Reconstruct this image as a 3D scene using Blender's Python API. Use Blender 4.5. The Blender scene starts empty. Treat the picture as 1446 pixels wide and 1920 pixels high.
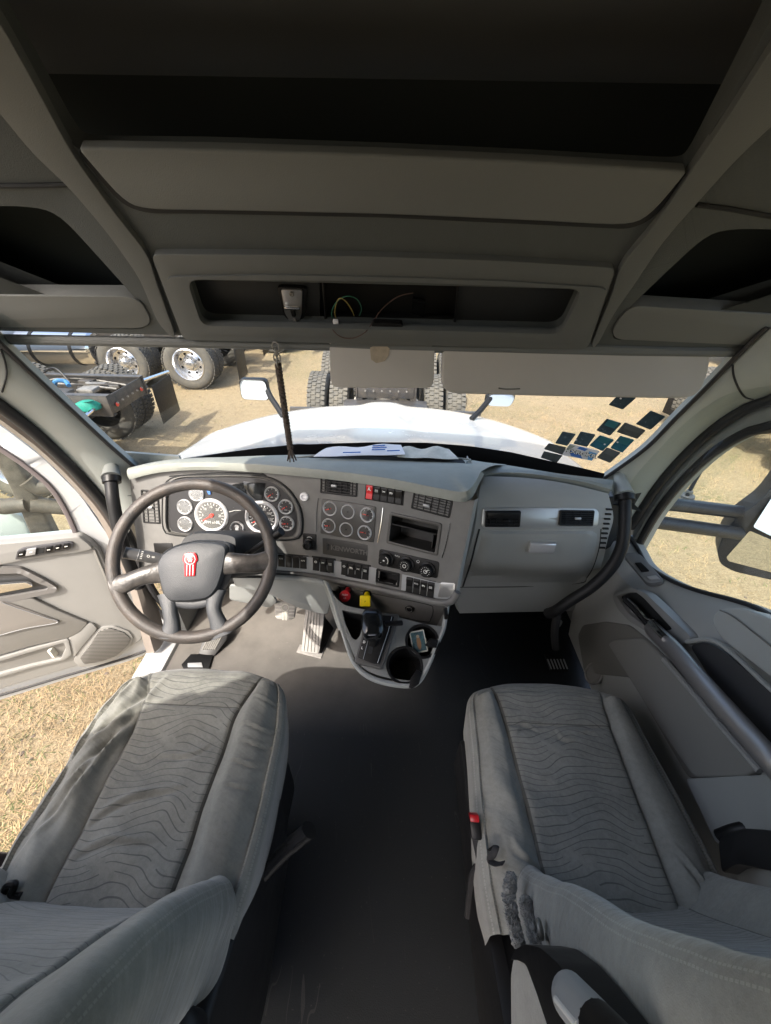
import bpy, bmesh, math, random
from mathutils import Vector, Matrix
from mathutils.geometry import tessellate_polygon
V = Vector
R = math.radians
random.seed(7)
sc = bpy.context.scene
COL = sc.collection
# ------------------------------------------------------------------ camera
F = 750.0
PITCH, YAW, ROLL = R(35.5), R(1.0), R(1.2)
CAM = V((0.03, 0.0, 1.60))
_f = V((-math.sin(YAW)*math.cos(PITCH), math.cos(YAW)*math.cos(PITCH), -math.sin(PITCH)))
_r0 = V((math.cos(YAW), math.sin(YAW), 0))
_u0 = _r0.cross(_f)
_r = _r0*math.cos(ROLL) + _u0*math.sin(ROLL)
_u = _u0*math.cos(ROLL) - _r0*math.sin(ROLL)
cd = bpy.data.cameras.new('camera'); cam = bpy.data.objects.new('camera', cd); COL.objects.link(cam)
cam.matrix_world = Matrix(((_r.x, _u.x, -_f.x, CAM.x), (_r.y, _u.y, -_f.y, CAM.y), (_r.z, _u.z, -_f.z, CAM.z), (0, 0, 0, 1)))
cd.sensor_fit = 'VERTICAL'; cd.sensor_height = 24.0; cd.sensor_width = 24.0; cd.lens = 24.0*F/1920
cd.clip_start = 0.02; cd.clip_end = 2000
sc.camera = cam
# ------------------------------------------------------------------ light
SUN_EL = R(50.7)
_az = V((0.54, 0.84)).normalized()                # horizontal travel of the light
w = bpy.data.worlds.new("World"); sc.world = w; w.use_nodes = True
nt = w.node_tree; nt.nodes.clear()
sky = nt.nodes.new('ShaderNodeTexSky'); sky.sky_type = 'NISHITA'; sky.sun_disc = False
sky.sun_elevation = SUN_EL; sky.sun_rotation = math.atan2(-_az.x, -_az.y)
sky.air_density = 1.0; sky.dust_density = 5.0; sky.ozone_density = .4
bg = nt.nodes.new('ShaderNodeBackground'); bg.inputs[1].default_value = 0.15
wo = nt.nodes.new('ShaderNodeOutputWorld')
nt.links.new(sky.outputs[0], bg.inputs[0]); nt.links.new(bg.outputs[0], wo.inputs[0])
sd = bpy.data.lights.new('sun', 'SUN'); sd.energy = 2.0; sd.angle = R(0.5); sd.color = (1, .94, .86)
so = bpy.data.objects.new('sun', sd); COL.objects.link(so)
_d = V((_az.x*math.cos(SUN_EL), _az.y*math.cos(SUN_EL), -math.sin(SUN_EL)))
so.rotation_euler = _d.to_track_quat('-Z', 'Y').to_euler()
so.location = (-6, -4, 8)
sc.view_settings.view_transform = 'Standard'; sc.view_settings.look = 'None'
sc.view_settings.exposure = 1.9; sc.view_settings.gamma = 1
sc.cycles.max_bounces = 10; sc.cycles.diffuse_bounces = 5; sc.cycles.transparent_max_bounces = 16
sc.cycles.use_denoising = True
# ------------------------------------------------------------------ pixel of the photograph -> place in the cab
def ray(u, v): return _f + _r*((u-723)/F) + _u*((960-v)/F)
def W(u, v, d): return CAM + ray(u, v)*d
def onp(u, v, P, n):
    r = ray(u, v); return CAM + r*((P-CAM).dot(n)/r.dot(n))
def Yp(u, v, y): return onp(u, v, V((0, y, 0)), V((0, 1, 0)))
def Zp(u, v, z): return onp(u, v, V((0, 0, z)), V((0, 0, 1)))
def Xp(u, v, x): return onp(u, v, V((x, 0, 0)), V((1, 0, 0)))
def hit(u, v, f, lo=.3, hi=3.0):
    r = ray(u, v); a = f(CAM+r*lo); n = 60; p = lo
    for i in range(1, n+1):
        d = lo+(hi-lo)*i/n; b = f(CAM+r*d)
        if a*b <= 0:
            l, h = p, d
            for _ in range(24):
                m = (l+h)/2; c = f(CAM+r*m)
                if a*c <= 0: h = m
                else: l, a = m, c
            return CAM+r*((l+h)/2)
        a, p = b, d
    return CAM+r*hi
def interp(pts, x):
    if x <= pts[0][0]: return pts[0][1]
    for i in range(len(pts)-1):
        x0, y0 = pts[i]; x1, y1 = pts[i+1]
        if x <= x1:
            t = (x-x0)/(x1-x0)
            m0 = (y1-pts[i-1][1])/(x1-pts[i-1][0]) if i else (y1-y0)/(x1-x0)
            m1 = (pts[i+2][1]-y0)/(pts[i+2][0]-x0) if i+2 < len(pts) else (y1-y0)/(x1-x0)
            h = x1-x0; t2 = t*t; t3 = t2*t
            return (2*t3-3*t2+1)*y0+(t3-2*t2+t)*h*m0+(-2*t3+3*t2)*y1+(t3-t2)*h*m1
    return pts[-1][1]
def spl(pts, n=8, closed=False):                 # Catmull-Rom through points
    P = [V(p) for p in pts]; m = len(P); out = []
    rng = m if closed else m-1
    for i in range(rng):
        p0 = P[(i-1) % m] if (closed or i) else P[0]; p1 = P[i]; p2 = P[(i+1) % m]
        p3 = P[(i+2) % m] if (closed or i+2 < m) else P[-1]
        for k in range(n):
            t = k/n
            out.append(.5*((2*p1)+(p2-p0)*t+(2*p0-5*p1+4*p2-p3)*t*t+(3*p1-p0-3*p2+p3)*t**3))
    if not closed: out.append(P[-1].copy())
    return out
def rnd(pts, r=.01, n=4):                        # rounded corners of a closed polyline
    out = []; m = len(pts); pts = [V(p) for p in pts]
    for i in range(m):
        a, b, c = pts[i-1], pts[i], pts[(i+1) % m]
        rr = r[i] if isinstance(r, (list, tuple)) else r
        l1 = min(rr, (a-b).length*.48); l2 = min(rr, (c-b).length*.48)
        if min(l1, l2) < 1e-5: out.append(b); continue
        s = b+(a-b).normalized()*l1; e = b+(c-b).normalized()*l2
        for k in range(n+1):
            t = k/n; out.append(s*(1-t)**2+b*2*t*(1-t)+e*t*t)
    return out
def resample(pts, n):
    P = [V(p) for p in pts]; L = [0]
    for i in range(1, len(P)): L.append(L[-1]+(P[i]-P[i-1]).length)
    out = []; j = 0
    for k in range(n):
        s = L[-1]*k/(n-1)
        while j < len(P)-2 and L[j+1] < s: j += 1
        t = (s-L[j])/max(1e-9, L[j+1]-L[j]); out.append(P[j].lerp(P[j+1], min(1, t)))
    return out
def basis(o, x, y, z): return Matrix(((x.x, y.x, z.x, o.x), (x.y, y.y, z.y, o.y), (x.z, y.z, z.z, o.z), (0, 0, 0, 1)))
def surf_frame(u, v, f, off=0.0):                # right / up / outward frame on a surface f(p)=0 (f grows away from the viewer)
    P = hit(u, v, f); e = .004
    g = V((f(P+V((e, 0, 0)))-f(P-V((e, 0, 0))), f(P+V((0, e, 0)))-f(P-V((0, e, 0))), f(P+V((0, 0, e)))-f(P-V((0, 0, e))))).normalized()
    if g.dot(P-CAM) > 0: g = -g
    x = V((0, 0, 1)).cross(g).normalized(); y = g.cross(x)
    return basis(P+g*off, x, y, g)
def quad_frame(q):                               # q = 3D corners TL TR BR BL -> frame, width, height
    o = (q[0]+q[1]+q[2]+q[3])/4
    x = ((q[1]-q[0])+(q[2]-q[3])).normalized(); y = ((q[0]-q[3])+(q[1]-q[2])).normalized()
    n = x.cross(y).normalized(); y = n.cross(x)
    wd = ((q[1]-q[0]).length+(q[2]-q[3]).length)/2; hg = ((q[0]-q[3]).length+(q[1]-q[2]).length)/2
    return basis(o, x, y, n), wd, hg
# ------------------------------------------------------------------ materials
def lin(c):
    return tuple((x/12.92 if x <= .04045 else ((x+.055)/1.055)**2.4) for x in c)
MATS = {}
def mat(name, col, rough=.6, metal=0.0, bump=0.0, bscale=200, var=0.0, vscale=6, spec=.5, coat=0.0, alpha=1, bdist=.001, dirt=None):
    m = bpy.data.materials.new(name); m.use_nodes = True; MATS[name] = m
    nt = m.node_tree; b = nt.nodes['Principled BSDF']
    b.inputs['Base Color'].default_value = (*col, 1); b.inputs['Roughness'].default_value = rough
    b.inputs['Metallic'].default_value = metal; b.inputs['Specular IOR Level'].default_value = spec
    b.inputs['Coat Weight'].default_value = coat; b.inputs['Alpha'].default_value = alpha
    tc = nt.nodes.new('ShaderNodeTexCoord')
    if bump:
        n = nt.nodes.new('ShaderNodeTexNoise'); n.inputs['Scale'].default_value = bscale; n.inputs['Detail'].default_value = 4
        nt.links.new(tc.outputs['Object'], n.inputs['Vector'])
        bp = nt.nodes.new('ShaderNodeBump'); bp.inputs['Strength'].default_value = bump; bp.inputs['Distance'].default_value = bdist
        nt.links.new(n.outputs['Fac'], bp.inputs['Height']); nt.links.new(bp.outputs[0], b.inputs['Normal'])
    if var:
        n = nt.nodes.new('ShaderNodeTexNoise'); n.inputs['Scale'].default_value = vscale; n.inputs['Detail'].default_value = 8; n.inputs['Roughness'].default_value = .65
        nt.links.new(tc.outputs['Object'], n.inputs['Vector'])
        r = nt.nodes.new('ShaderNodeValToRGB'); r.color_ramp.elements[0].position = .3; r.color_ramp.elements[1].position = .7
        d = dirt or tuple(c*(1-var) for c in col)
        r.color_ramp.elements[0].color = (*d, 1); r.color_ramp.elements[1].color = (*tuple(min(1, c*(1+var*.5)) for c in col), 1)
        nt.links.new(n.outputs['Fac'], r.inputs[0]); nt.links.new(r.outputs[0], b.inputs['Base Color'])
        mr = nt.nodes.new('ShaderNodeMapRange'); mr.inputs['To Min'].default_value = max(.02, rough-.12); mr.inputs['To Max'].default_value = min(1, rough+.12)
        nt.links.new(n.outputs['Fac'], mr.inputs[0]); nt.links.new(mr.outputs[0], b.inputs['Roughness'])
    return m
class NX:                                         # tiny node-expression helper
    def __init__(s, nt): s.nt = nt
    def m(s, op, *a, clamp=False):
        n = s.nt.nodes.new('ShaderNodeMath'); n.operation = op; n.use_clamp = clamp
        for i, x in enumerate(a):
            if isinstance(x, (int, float)): n.inputs[i].default_value = x
            else: s.nt.links.new(x, n.inputs[i])
        return n.outputs[0]
    def noise(s, vec, scale, detail=3, rough=.5):
        n = s.nt.nodes.new('ShaderNodeTexNoise'); n.inputs['Scale'].default_value = scale; n.inputs['Detail'].default_value = detail; n.inputs['Roughness'].default_value = rough
        s.nt.links.new(vec, n.inputs['Vector']); return n.outputs['Fac']
    def mix(s, f, a, b):
        n = s.nt.nodes.new('ShaderNodeMix'); n.data_type = 'RGBA'
        for k, x in ((0, f), (6, a), (7, b)):
            if isinstance(x, (int, float)): n.inputs[k].default_value = x
            elif isinstance(x, tuple): n.inputs[k].default_value = (*x, 1)
            else: s.nt.links.new(x, n.inputs[k])
        return n.outputs[2]
    def comb(s, x, y, z):
        n = s.nt.nodes.new('ShaderNodeCombineXYZ')
        for i, q in enumerate((x, y, z)):
            if isinstance(q, (int, float)): n.inputs[i].default_value = q
            else: s.nt.links.new(q, n.inputs[i])
        return n.outputs[0]
dash_face = mat('dash_face', (.140, .138, .132), .5, bump=.35, bscale=900, var=.2, vscale=11)
dash_pad = mat('dash_pad', (.26, .275, .25), .62, bump=.5, bscale=500, var=.16, vscale=14)
grey_trim = mat('grey_trim', (.30, .31, .30), .55, bump=.35, bscale=800, var=.06, vscale=3)
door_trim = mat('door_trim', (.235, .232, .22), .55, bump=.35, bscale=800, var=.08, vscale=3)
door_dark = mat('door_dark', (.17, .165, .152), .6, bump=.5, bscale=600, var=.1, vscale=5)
pillar_m = mat('pillar_plastic', (.35, .375, .36), .55, bump=.3, bscale=900, var=.06)
head_m = mat('headliner_plastic', (.105, .112, .11), .6, bump=.4, bscale=600, var=.06)
liner_m = mat('headliner_fabric', (.095, .097, .09), .9, bump=.5, bscale=400, var=.1)
bulk_m = mat('bulkhead_fabric', (.070, .078, .078), .85, bump=.6, bscale=500, var=.12)
lip_m = mat('overhead_panel', (.132, .140, .136), .7, bump=.4, bscale=600, var=.06)
black_p = mat('black_plastic', (.007, .007, .0075), .42, bump=.2, bscale=700, var=.2, vscale=20, spec=.3)
black_m = mat('black_matte', (.008, .008, .009), .75)
cavity = mat('cavity_black', (.012, .013, .014), .8)
rubber = mat('rubber_seal', (.02, .02, .022), .55, bump=.2, bscale=300, var=.3, vscale=8)
floor_m = mat('floor_vinyl', (.013, .0155, .019), .5, bump=.6, bscale=350, var=.35, vscale=5, dirt=(.016, .018, .020), spec=.3)
def floor_dust():
    m = floor_m; nt = m.node_tree; b = nt.nodes['Principled BSDF']; X = NX(nt)
    tc = nt.nodes.new('ShaderNodeTexCoord').outputs['Object']; sp = nt.nodes.new('ShaderNodeSeparateXYZ'); nt.links.new(tc, sp.inputs[0])
    x, y = sp.outputs[0], sp.outputs[1]
    d = X.m('MULTIPLY', X.m('MULTIPLY_ADD', y, 2.2, -1.65, clamp=True), X.m('MULTIPLY_ADD', x, -3.5, .9, clamp=True))
    d = X.m('MULTIPLY', d, X.m('MULTIPLY_ADD', X.noise(tc, 5, 6, .65), 1.1, .35, clamp=True))
    sc_ = X.m('GREATER_THAN', X.noise(X.comb(X.m('MULTIPLY', x, 3), X.m('MULTIPLY', y, 14), 0), 5, 4, .7), .69)
    spk = X.m('GREATER_THAN', X.noise(tc, 110, 2), .71)
    scr = X.m('MULTIPLY', X.m('LESS_THAN', X.m('ABSOLUTE', X.m('SUBTRACT', X.noise(X.comb(X.m('MULTIPLY', x, 2), X.m('MULTIPLY_ADD', y, .7, X.m('MULTIPLY', x, 2.5)), 0), 3.2, 2), .5)), .0022), X.m('GREATER_THAN', X.noise(tc, 6, 2), .55))
    old = b.inputs['Base Color'].links[0].from_socket
    c = X.mix(d, old, (.185, .172, .155)); c = X.mix(X.m('MULTIPLY', X.m('MULTIPLY', sc_, d), .35), c, (.4, .36, .31)); c = X.mix(X.m('MULTIPLY', spk, .3), c, (.09, .085, .08)); c = X.mix(X.m('MULTIPLY', scr, .22), c, (.12, .115, .11))
    nt.links.new(c, b.inputs['Base Color'])
FLOORDUST = 1
white_p = mat('white_paint', (.44, .45, .455), .25, coat=.6, var=.04, vscale=3)
white_d = mat('white_paint_dusty', (.62, .6, .57), .45, var=.12, vscale=6)
chrome = mat('chrome', (.75, .75, .76), .08, metal=1)
alum = mat('brushed_aluminium', (.5, .5, .5), .32, metal=.85, bump=.2, bscale=300)
silver = mat('silver_plastic', (.36, .37, .38), .35, metal=.3, var=.05)
wheel_l = mat('wheel_leather', (.036, .034, .033), .45, bump=1.0, bscale=420, var=.5, vscale=26, dirt=(.085, .07, .06))
worn_sp = mat('worn_spoke', (.075, .068, .062), .35, bump=.5, bscale=150, var=.5, vscale=30, dirt=(.02, .019, .018))
hub_m = mat('hub_plastic', (.05, .053, .058), .45, bump=.8, bscale=500, var=.15)
red_m = mat('red_plastic', (.40, .008, .014), .3)
red_s = mat('red_switch', (.6, .015, .02), .35)
yel_m = mat('yellow_plastic', (.72, .55, .0), .35)
white_l = mat('white_lettering', (.75, .75, .72), .6)
needle_m = mat('needle_red', (.8, .05, .03), .5)
ring_m = mat('gauge_ring', (.78, .78, .79), .28, metal=.35)
gface = mat('gauge_face', (.012, .012, .014), .5)
screen = mat('dark_screen', (.01, .011, .012), .12)
emb_gray = mat('embossed_grey', (.022, .022, .022), .5)
paper = mat('paper_white', (.72, .72, .74), .8)
paper_c = mat('paper_cream', (.55, .54, .47), .8, var=.25, vscale=30)
blue_m = mat('blue_print', (.05, .16, .5), .6)
tan_m = mat('tan_patch', (.32, .27, .2), .9, var=.2, vscale=60)
visor_m = mat('visor_vinyl', (.37, .35, .32), .7, bump=.4, bscale=500, var=.05)
tyre_m = mat('tyre_rubber', (.05, .05, .048), .8, bump=.4, bscale=60, var=.4, vscale=8, dirt=(.1, .09, .07))
frame_m = mat('frame_paint', (.02, .021, .023), .45, var=.4, vscale=10, dirt=(.07, .06, .05))
steel_m = mat('dusty_steel', (.25, .24, .22), .5, metal=.5, var=.3, vscale=20)
teal_m = mat('teal_cloth', (.0, .19, .14), .7, var=.3, vscale=30); lblue_m = mat('blue_tag', (.02, .12, .27), .6)
refl_r = mat('reflector_red', (.6, .05, .03), .4); refl_w = mat('reflector_white', (.75, .75, .75), .4)
fuzz_m = mat('torn_fleece', (.26, .26, .25), .95, bump=1, bscale=300, var=.5, vscale=60)
pedal_m = mat('pedal_rubber', (.30, .285, .265), .7, var=.25, vscale=40)
belt_m = mat('belt_webbing', (.02, .02, .022), .8)
cord_m = mat('cord_brown', (.06, .045, .035), .8, bump=.6, bscale=200)
wy = mat('wire_yellow', (.22, .17, .04), .5); wr = mat('wire_brown', (.06, .03, .025), .5); wg = mat('wire_green', (.015, .10, .06), .5)
def glass(name, tint, gl=.06, rough=.0, haze=0, edge=.6):
    m = bpy.data.materials.new(name); m.use_nodes = True; nt = m.node_tree; nt.nodes.clear()
    t = nt.nodes.new('ShaderNodeBsdfTransparent'); t.inputs[0].default_value = (*tint, 1)
    g = nt.nodes.new('ShaderNodeBsdfGlossy'); g.inputs['Roughness'].default_value = rough
    lw = nt.nodes.new('ShaderNodeLayerWeight'); lw.inputs[0].default_value = .5
    x = nt.nodes.new('ShaderNodeMixShader'); o = nt.nodes.new('ShaderNodeOutputMaterial')
    mm = nt.nodes.new('ShaderNodeMath'); mm.operation = 'POWER'; mm.inputs[1].default_value = 4.0
    nt.links.new(lw.outputs[1], mm.inputs[0])
    m2 = nt.nodes.new('ShaderNodeMath'); m2.operation = 'MULTIPLY_ADD'; m2.inputs[1].default_value = edge; m2.inputs[2].default_value = gl; m2.use_clamp = True
    nt.links.new(mm.outputs[0], m2.inputs[0]); mm = m2
    nt.links.new(mm.outputs[0], x.inputs[0]); nt.links.new(t.outputs[0], x.inputs[1]); nt.links.new(g.outputs[0], x.inputs[2])
    last = x.outputs[0]
    if haze:
        d = nt.nodes.new('ShaderNodeBsdfDiffuse'); d.inputs[0].default_value = (.8, .82, .82, 1)
        y = nt.nodes.new('ShaderNodeMixShader'); X = NX(nt); tcg = nt.nodes.new('ShaderNodeTexCoord').outputs['Object']
        nt.links.new(X.m('MULTIPLY', X.m('POWER', X.noise(tcg, 4.5, 9, .75), 2.5), haze*7, clamp=True), y.inputs[0])
        nt.links.new(last, y.inputs[1]); nt.links.new(d.outputs[0], y.inputs[2]); last = y.outputs[0]
    nt.links.new(last, o.inputs[0]); return m
glass_w = glass('windshield_glass', (.9, .93, .92), .04, 0, .008)
glass_d = glass('door_glass', (.93, .97, .95), .025, 0, .003, .22)
glass_g = glass('gauge_glass', (.95, .95, .95), .02, .03, .004, .15)
rim_m = mat('polished_rim', (.68, .68, .69), .2, metal=.9)
mirror_m = mat('mirror_glass', (.66, .69, .70), .02, metal=1)
def fabric_mat(name, base, dark, pat=(.30,), seam_x=.52, cross=.42):
    # woven seat cloth: plain bolsters, wavy dark lines on the centre panel, stitched seams (UV: x across in half widths, y along in metres)
    m = bpy.data.materials.new(name); m.use_nodes = True; nt = m.node_tree; b = nt.nodes['Principled BSDF']; X = NX(nt)
    uv = nt.nodes.new('ShaderNodeUVMap'); sp = nt.nodes.new('ShaderNodeSeparateXYZ'); nt.links.new(uv.outputs[0], sp.inputs[0])
    x, y = sp.outputs[0], sp.outputs[1]
    tc = nt.nodes.new('ShaderNodeTexCoord').outputs['Object']
    ax = X.m('ABSOLUTE', x)
    inside = X.m('LESS_THAN', ax, seam_x)
    warp = X.m('MULTIPLY', X.m('SUBTRACT', X.noise(X.comb(X.m('MULTIPLY', x, 1.2), X.m('MULTIPLY', y, 5), 0), 1.6, 1), .5), .075)
    wave = X.m('MULTIPLY', X.m('SINE', X.m('ADD', X.m('MULTIPLY', x, 5.6), X.m('MULTIPLY', y, 3.0))), .0135)
    yy = X.m('ADD', X.m('ADD', y, wave), warp)
    fr = X.m('ABSOLUTE', X.m('SUBTRACT', X.m('FRACT', X.m('MULTIPLY', yy, 62)), .5))
    line = X.m('LESS_THAN', fr, .065)
    gate = X.m('GREATER_THAN', X.noise(X.comb(X.m('MULTIPLY', x, 2.2), X.m('MULTIPLY', y, 26), 0), 1.5, 1), .36)
    line = X.m('MULTIPLY', X.m('MULTIPLY', line, gate), inside)
    seam = X.m('LESS_THAN', X.m('ABSOLUTE', X.m('SUBTRACT', ax, seam_x)), .012)
    cs = X.m('MULTIPLY', X.m('LESS_THAN', X.m('ABSOLUTE', X.m('SUBTRACT', y, cross)), .0014), inside)
    seam = X.m('MAXIMUM', seam, cs)
    st = X.m('MULTIPLY', X.m('LESS_THAN', X.m('ABSOLUTE', X.m('SUBTRACT', ax, .925)), .005), X.m('GREATER_THAN', X.m('FRACT', X.m('MULTIPLY', y, 160)), .3))
    st2 = X.m('MULTIPLY', X.m('LESS_THAN', X.m('ABSOLUTE', X.m('SUBTRACT', ax, .965)), .005), X.m('GREATER_THAN', X.m('FRACT', X.m('MULTIPLY', y, 160)), .3))
    st = X.m('MAXIMUM', st, st2)
    wear = X.noise(tc, 9, 8, .7); fine = X.noise(tc, 420, 3)
    wear = X.m('MULTIPLY_ADD', X.m('SUBTRACT', wear, .5), 2.2, .5, clamp=True)
    c = X.mix(wear, tuple(k*.74 for k in base), tuple(k*1.22 for k in base))
    c = X.mix(X.m('MULTIPLY', inside, .16), c, dark)
    mot = X.m('MULTIPLY_ADD', X.m('SUBTRACT', X.noise(tc, 110, 3, .6), .5), 3, .5, clamp=True)
    c = X.mix(X.m('MULTIPLY', mot, .22), c, tuple(k*1.7 for k in base))
    c = X.mix(X.m('MULTIPLY', X.m('SUBTRACT', fine, .35), .5), c, tuple(k*1.5 for k in base))
    c = X.mix(X.m('MULTIPLY', line, .68), c, dark)
    c = X.mix(X.m('MULTIPLY', seam, .7), c, tuple(k*.25 for k in base))
    c = X.mix(X.m('MULTIPLY', st, .4), c, tuple(min(1, k*1.9) for k in base))
    nt.links.new(c, b.inputs['Base Color']); b.inputs['Roughness'].default_value = .92; b.inputs['Sheen Weight'].default_value = .25
    h = X.m('ADD', X.m('MULTIPLY', X.noise(tc, 650, 2), .25), X.m('MULTIPLY', seam, -1.2))
    h = X.m('ADD', h, X.m('MULTIPLY', line, -.25))
    h = X.m('ADD', h, X.m('MULTIPLY', st, .5))
    bp = nt.nodes.new('ShaderNodeBump'); bp.inputs['Distance'].default_value = .002; bp.inputs['Strength'].default_value = .7
    nt.links.new(h, bp.inputs['Height'])
    # soft creases of slack cloth
    cr = X.noise(X.comb(X.m('MULTIPLY', x, 1.1), X.m('MULTIPLY', X.m('ADD', y, X.m('MULTIPLY', x, -.12)), 14), 0), 1.4, 3, .55)
    bp2 = nt.nodes.new('ShaderNodeBump'); bp2.inputs['Distance'].default_value = .02; bp2.inputs['Strength'].default_value = .35
    nt.links.new(cr, bp2.inputs['Height']); nt.links.new(bp.outputs[0], bp2.inputs['Normal']); nt.links.new(bp2.outputs[0], b.inputs['Normal'])
    return m
seat_f1 = fabric_mat('seat_cloth_driver', (.168, .168, .148), (.055, .057, .055), cross=.13)
seat_f2 = fabric_mat('seat_cloth_passenger', (.235, .233, .210), (.075, .078, .074), cross=.15)
floor_dust()
# ------------------------------------------------------------------ mesh builder
class MB:
    def __init__(s): s.bm = bmesh.new(); s.mats = []
    def mi(s, m):
        if m not in s.mats: s.mats.append(m)
        return s.mats.index(m)
    def add(s, verts, faces, m, M=None, smooth=True, uvs=None):
        vs = [s.bm.verts.new(M @ V(v) if M else V(v)) for v in verts]; i = s.mi(m); out = []
        for f in faces:
            if len(set(f)) < 3: continue
            try: q = s.bm.faces.new([vs[k] for k in f])
            except ValueError: continue
            q.material_index = i; q.smooth = smooth; out.append(q)
            if uvs:
                l = s.bm.loops.layers.uv.verify()
                for lp, k in zip(q.loops, f): lp[l].uv = uvs[k]
        return s
    def merge(s, b2, m, M=None):
        b2.verts.ensure_lookup_table(); b2.verts.index_update()
        s.add([v.co.copy() for v in b2.verts], [[v.index for v in f.verts] for f in b2.faces], m, M); b2.free(); return s
    def box(s, c, sz, m, M=None, bev=0.0, seg=2, rot=None):
        b = bmesh.new(); bmesh.ops.create_cube(b, size=1)
        bmesh.ops.scale(b, vec=sz, verts=b.verts)
        if bev: bmesh.ops.bevel(b, geom=list(b.edges), offset=min(bev, min(sz)*.49), segments=seg, profile=.5, affect='EDGES', clamp_overlap=True)
        T = Matrix.Translation(V(c))
        if rot is not None: T = T @ rot
        return s.merge(b, m, (M @ T) if M else T)
    def lathe(s, prof, m, M=None, n=32, cap=True, ang=None):
        vs = []; fs = []
        for (r, z) in prof:
            for k in range(n):
                a = 2*math.pi*k/n; vs.append((r*math.cos(a), r*math.sin(a), z))
        for j in range(len(prof)-1):
            for k in range(n): fs.append((j*n+k, j*n+(k+1) % n, (j+1)*n+(k+1) % n, (j+1)*n+k))
        if cap and prof[0][0] > 1e-6: fs.append(list(range(n))[::-1])
        if cap and prof[-1][0] > 1e-6: fs.append([(len(prof)-1)*n+k for k in range(n)])
        return s.add(vs, fs, m, M)
    def cyl(s, r, z0, z1, m, M=None, n=24, bev=.0):
        if bev: return s.lathe([(r-bev, z0), (r, z0+bev), (r, z1-bev), (r-bev, z1)], m, M, n)
        return s.lathe([(r, z0), (r, z1)], m, M, n)
    def torus(s, Rr, r, m, M=None, n=64, k=16, sx=1):
        vs = []; fs = []
        for i in range(n):
            a = 2*math.pi*i/n
            for j in range(k):
                b = 2*math.pi*j/k; q = Rr+r*math.cos(b)*sx
                vs.append((q*math.cos(a), q*math.sin(a), r*math.sin(b)))
        for i in range(n):
            for j in range(k): fs.append((i*k+j, ((i+1) % n)*k+j, ((i+1) % n)*k+(j+1) % k, i*k+(j+1) % k))
        return s.add(vs, fs, m, M)
    def tube(s, pts, r, m, n=12, closed=False, caps=True, M=None, flat=1.0, upv=None):
        P = [V(p) for p in pts]; N = len(P); vs = []; fs = []; rr = r if callable(r) else (lambda t: r)
        prev = None
        for i in range(N):
            t = (P[(i+1) % N]-P[i-1]) if closed else (P[min(i+1, N-1)]-P[max(i-1, 0)])
            t = t.normalized() if t.length > 1e-9 else V((0, 0, 1))
            if prev is None:
                a = V(upv) if upv else (V((0, 0, 1)) if abs(t.z) < .9 else V((1, 0, 0)))
            else: a = prev
            a = (a-t*a.dot(t)).normalized(); prev = a; b = t.cross(a); q = rr(i/max(1, N-1))
            for k in range(n):
                th = 2*math.pi*k/n; vs.append(P[i]+a*(q*math.cos(th))+b*(q*flat*math.sin(th)))
        for i in range(N if closed else N-1):
            j = (i+1) % N
            for k in range(n): fs.append((i*n+k, i*n+(k+1) % n, j*n+(k+1) % n, j*n+k))
        if caps and not closed: fs.append(list(range(n))[::-1]); fs.append([(N-1)*n+k for k in range(n)])
        return s.add(vs, fs, m, M)
    def plate(s, pts, th, m, n=None, bev=.0, seg=2, holes=(), M=None):
        # flat outline (3D points, roughly planar) given a thickness behind it; n = outward normal
        pts = [V(p) for p in pts]; loops = [pts]+[[V(p) for p in h] for h in holes]
        if n is None:
            n = V((0, 0, 0))
            for i in range(len(pts)): n += (pts[i-1]).cross(pts[i])
            o = sum(pts, V((0, 0, 0)))/len(pts); n.normalize()
            if n.dot(CAM-o) < 0: n = -n
        n = V(n).normalized()
        b = bmesh.new(); rings = []
        for lp in loops:
            q = [b.verts.new(p) for p in lp]; rings.append(q)
            for i in range(len(q)): b.edges.new((q[i-1], q[i]))
        if holes: bmesh.ops.triangle_fill(b, use_beauty=True, use_dissolve=False, edges=list(b.edges), normal=n)
        else: b.faces.new(rings[0])
        top = list(b.faces)
        for f in top:
            f.normal_update()
            if f.normal.dot(n) < 0: f.normal_flip()
        ext = bmesh.ops.extrude_face_region(b, geom=top)
        nv = [g for g in ext['geom'] if isinstance(g, bmesh.types.BMVert)]
        # originals stay as the back, extruded copies are the front
        for v in b.verts:
            if v not in nv: v.co -= n*th
        b.normal_update()
        if bev:
            nvs = set(nv)
            es = [e for e in b.edges if e.verts[0] in nvs and e.verts[1] in nvs and len(e.link_faces) == 2 and e.calc_face_angle(0) > .8]
            try: bmesh.ops.bevel(b, geom=es, offset=bev, segments=seg, profile=.5, affect='EDGES', clamp_overlap=True)
            except Exception: pass
        bmesh.ops.recalc_face_normals(b, faces=b.faces)
        return s.merge(b, m, M)
    def loft(s, rows, m, closed_u=False, uv=None, M=None, flip=False, capu=False):
        n = len(rows[0]); vs = [p for r in rows for p in r]; fs = []
        for j in range(len(rows)-1):
            for k in range(n if closed_u else n-1):
                f = (j*n+k, j*n+(k+1) % n, (j+1)*n+(k+1) % n, (j+1)*n+k); fs.append(f[::-1] if flip else f)
        uvs = [q for r in uv for q in r] if uv else None
        if capu: fs.append(list(range(n))[::-1]); fs.append([(len(rows)-1)*n+k for k in range(n)])
        return s.add(vs, fs, m, M, uvs=uvs)
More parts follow.
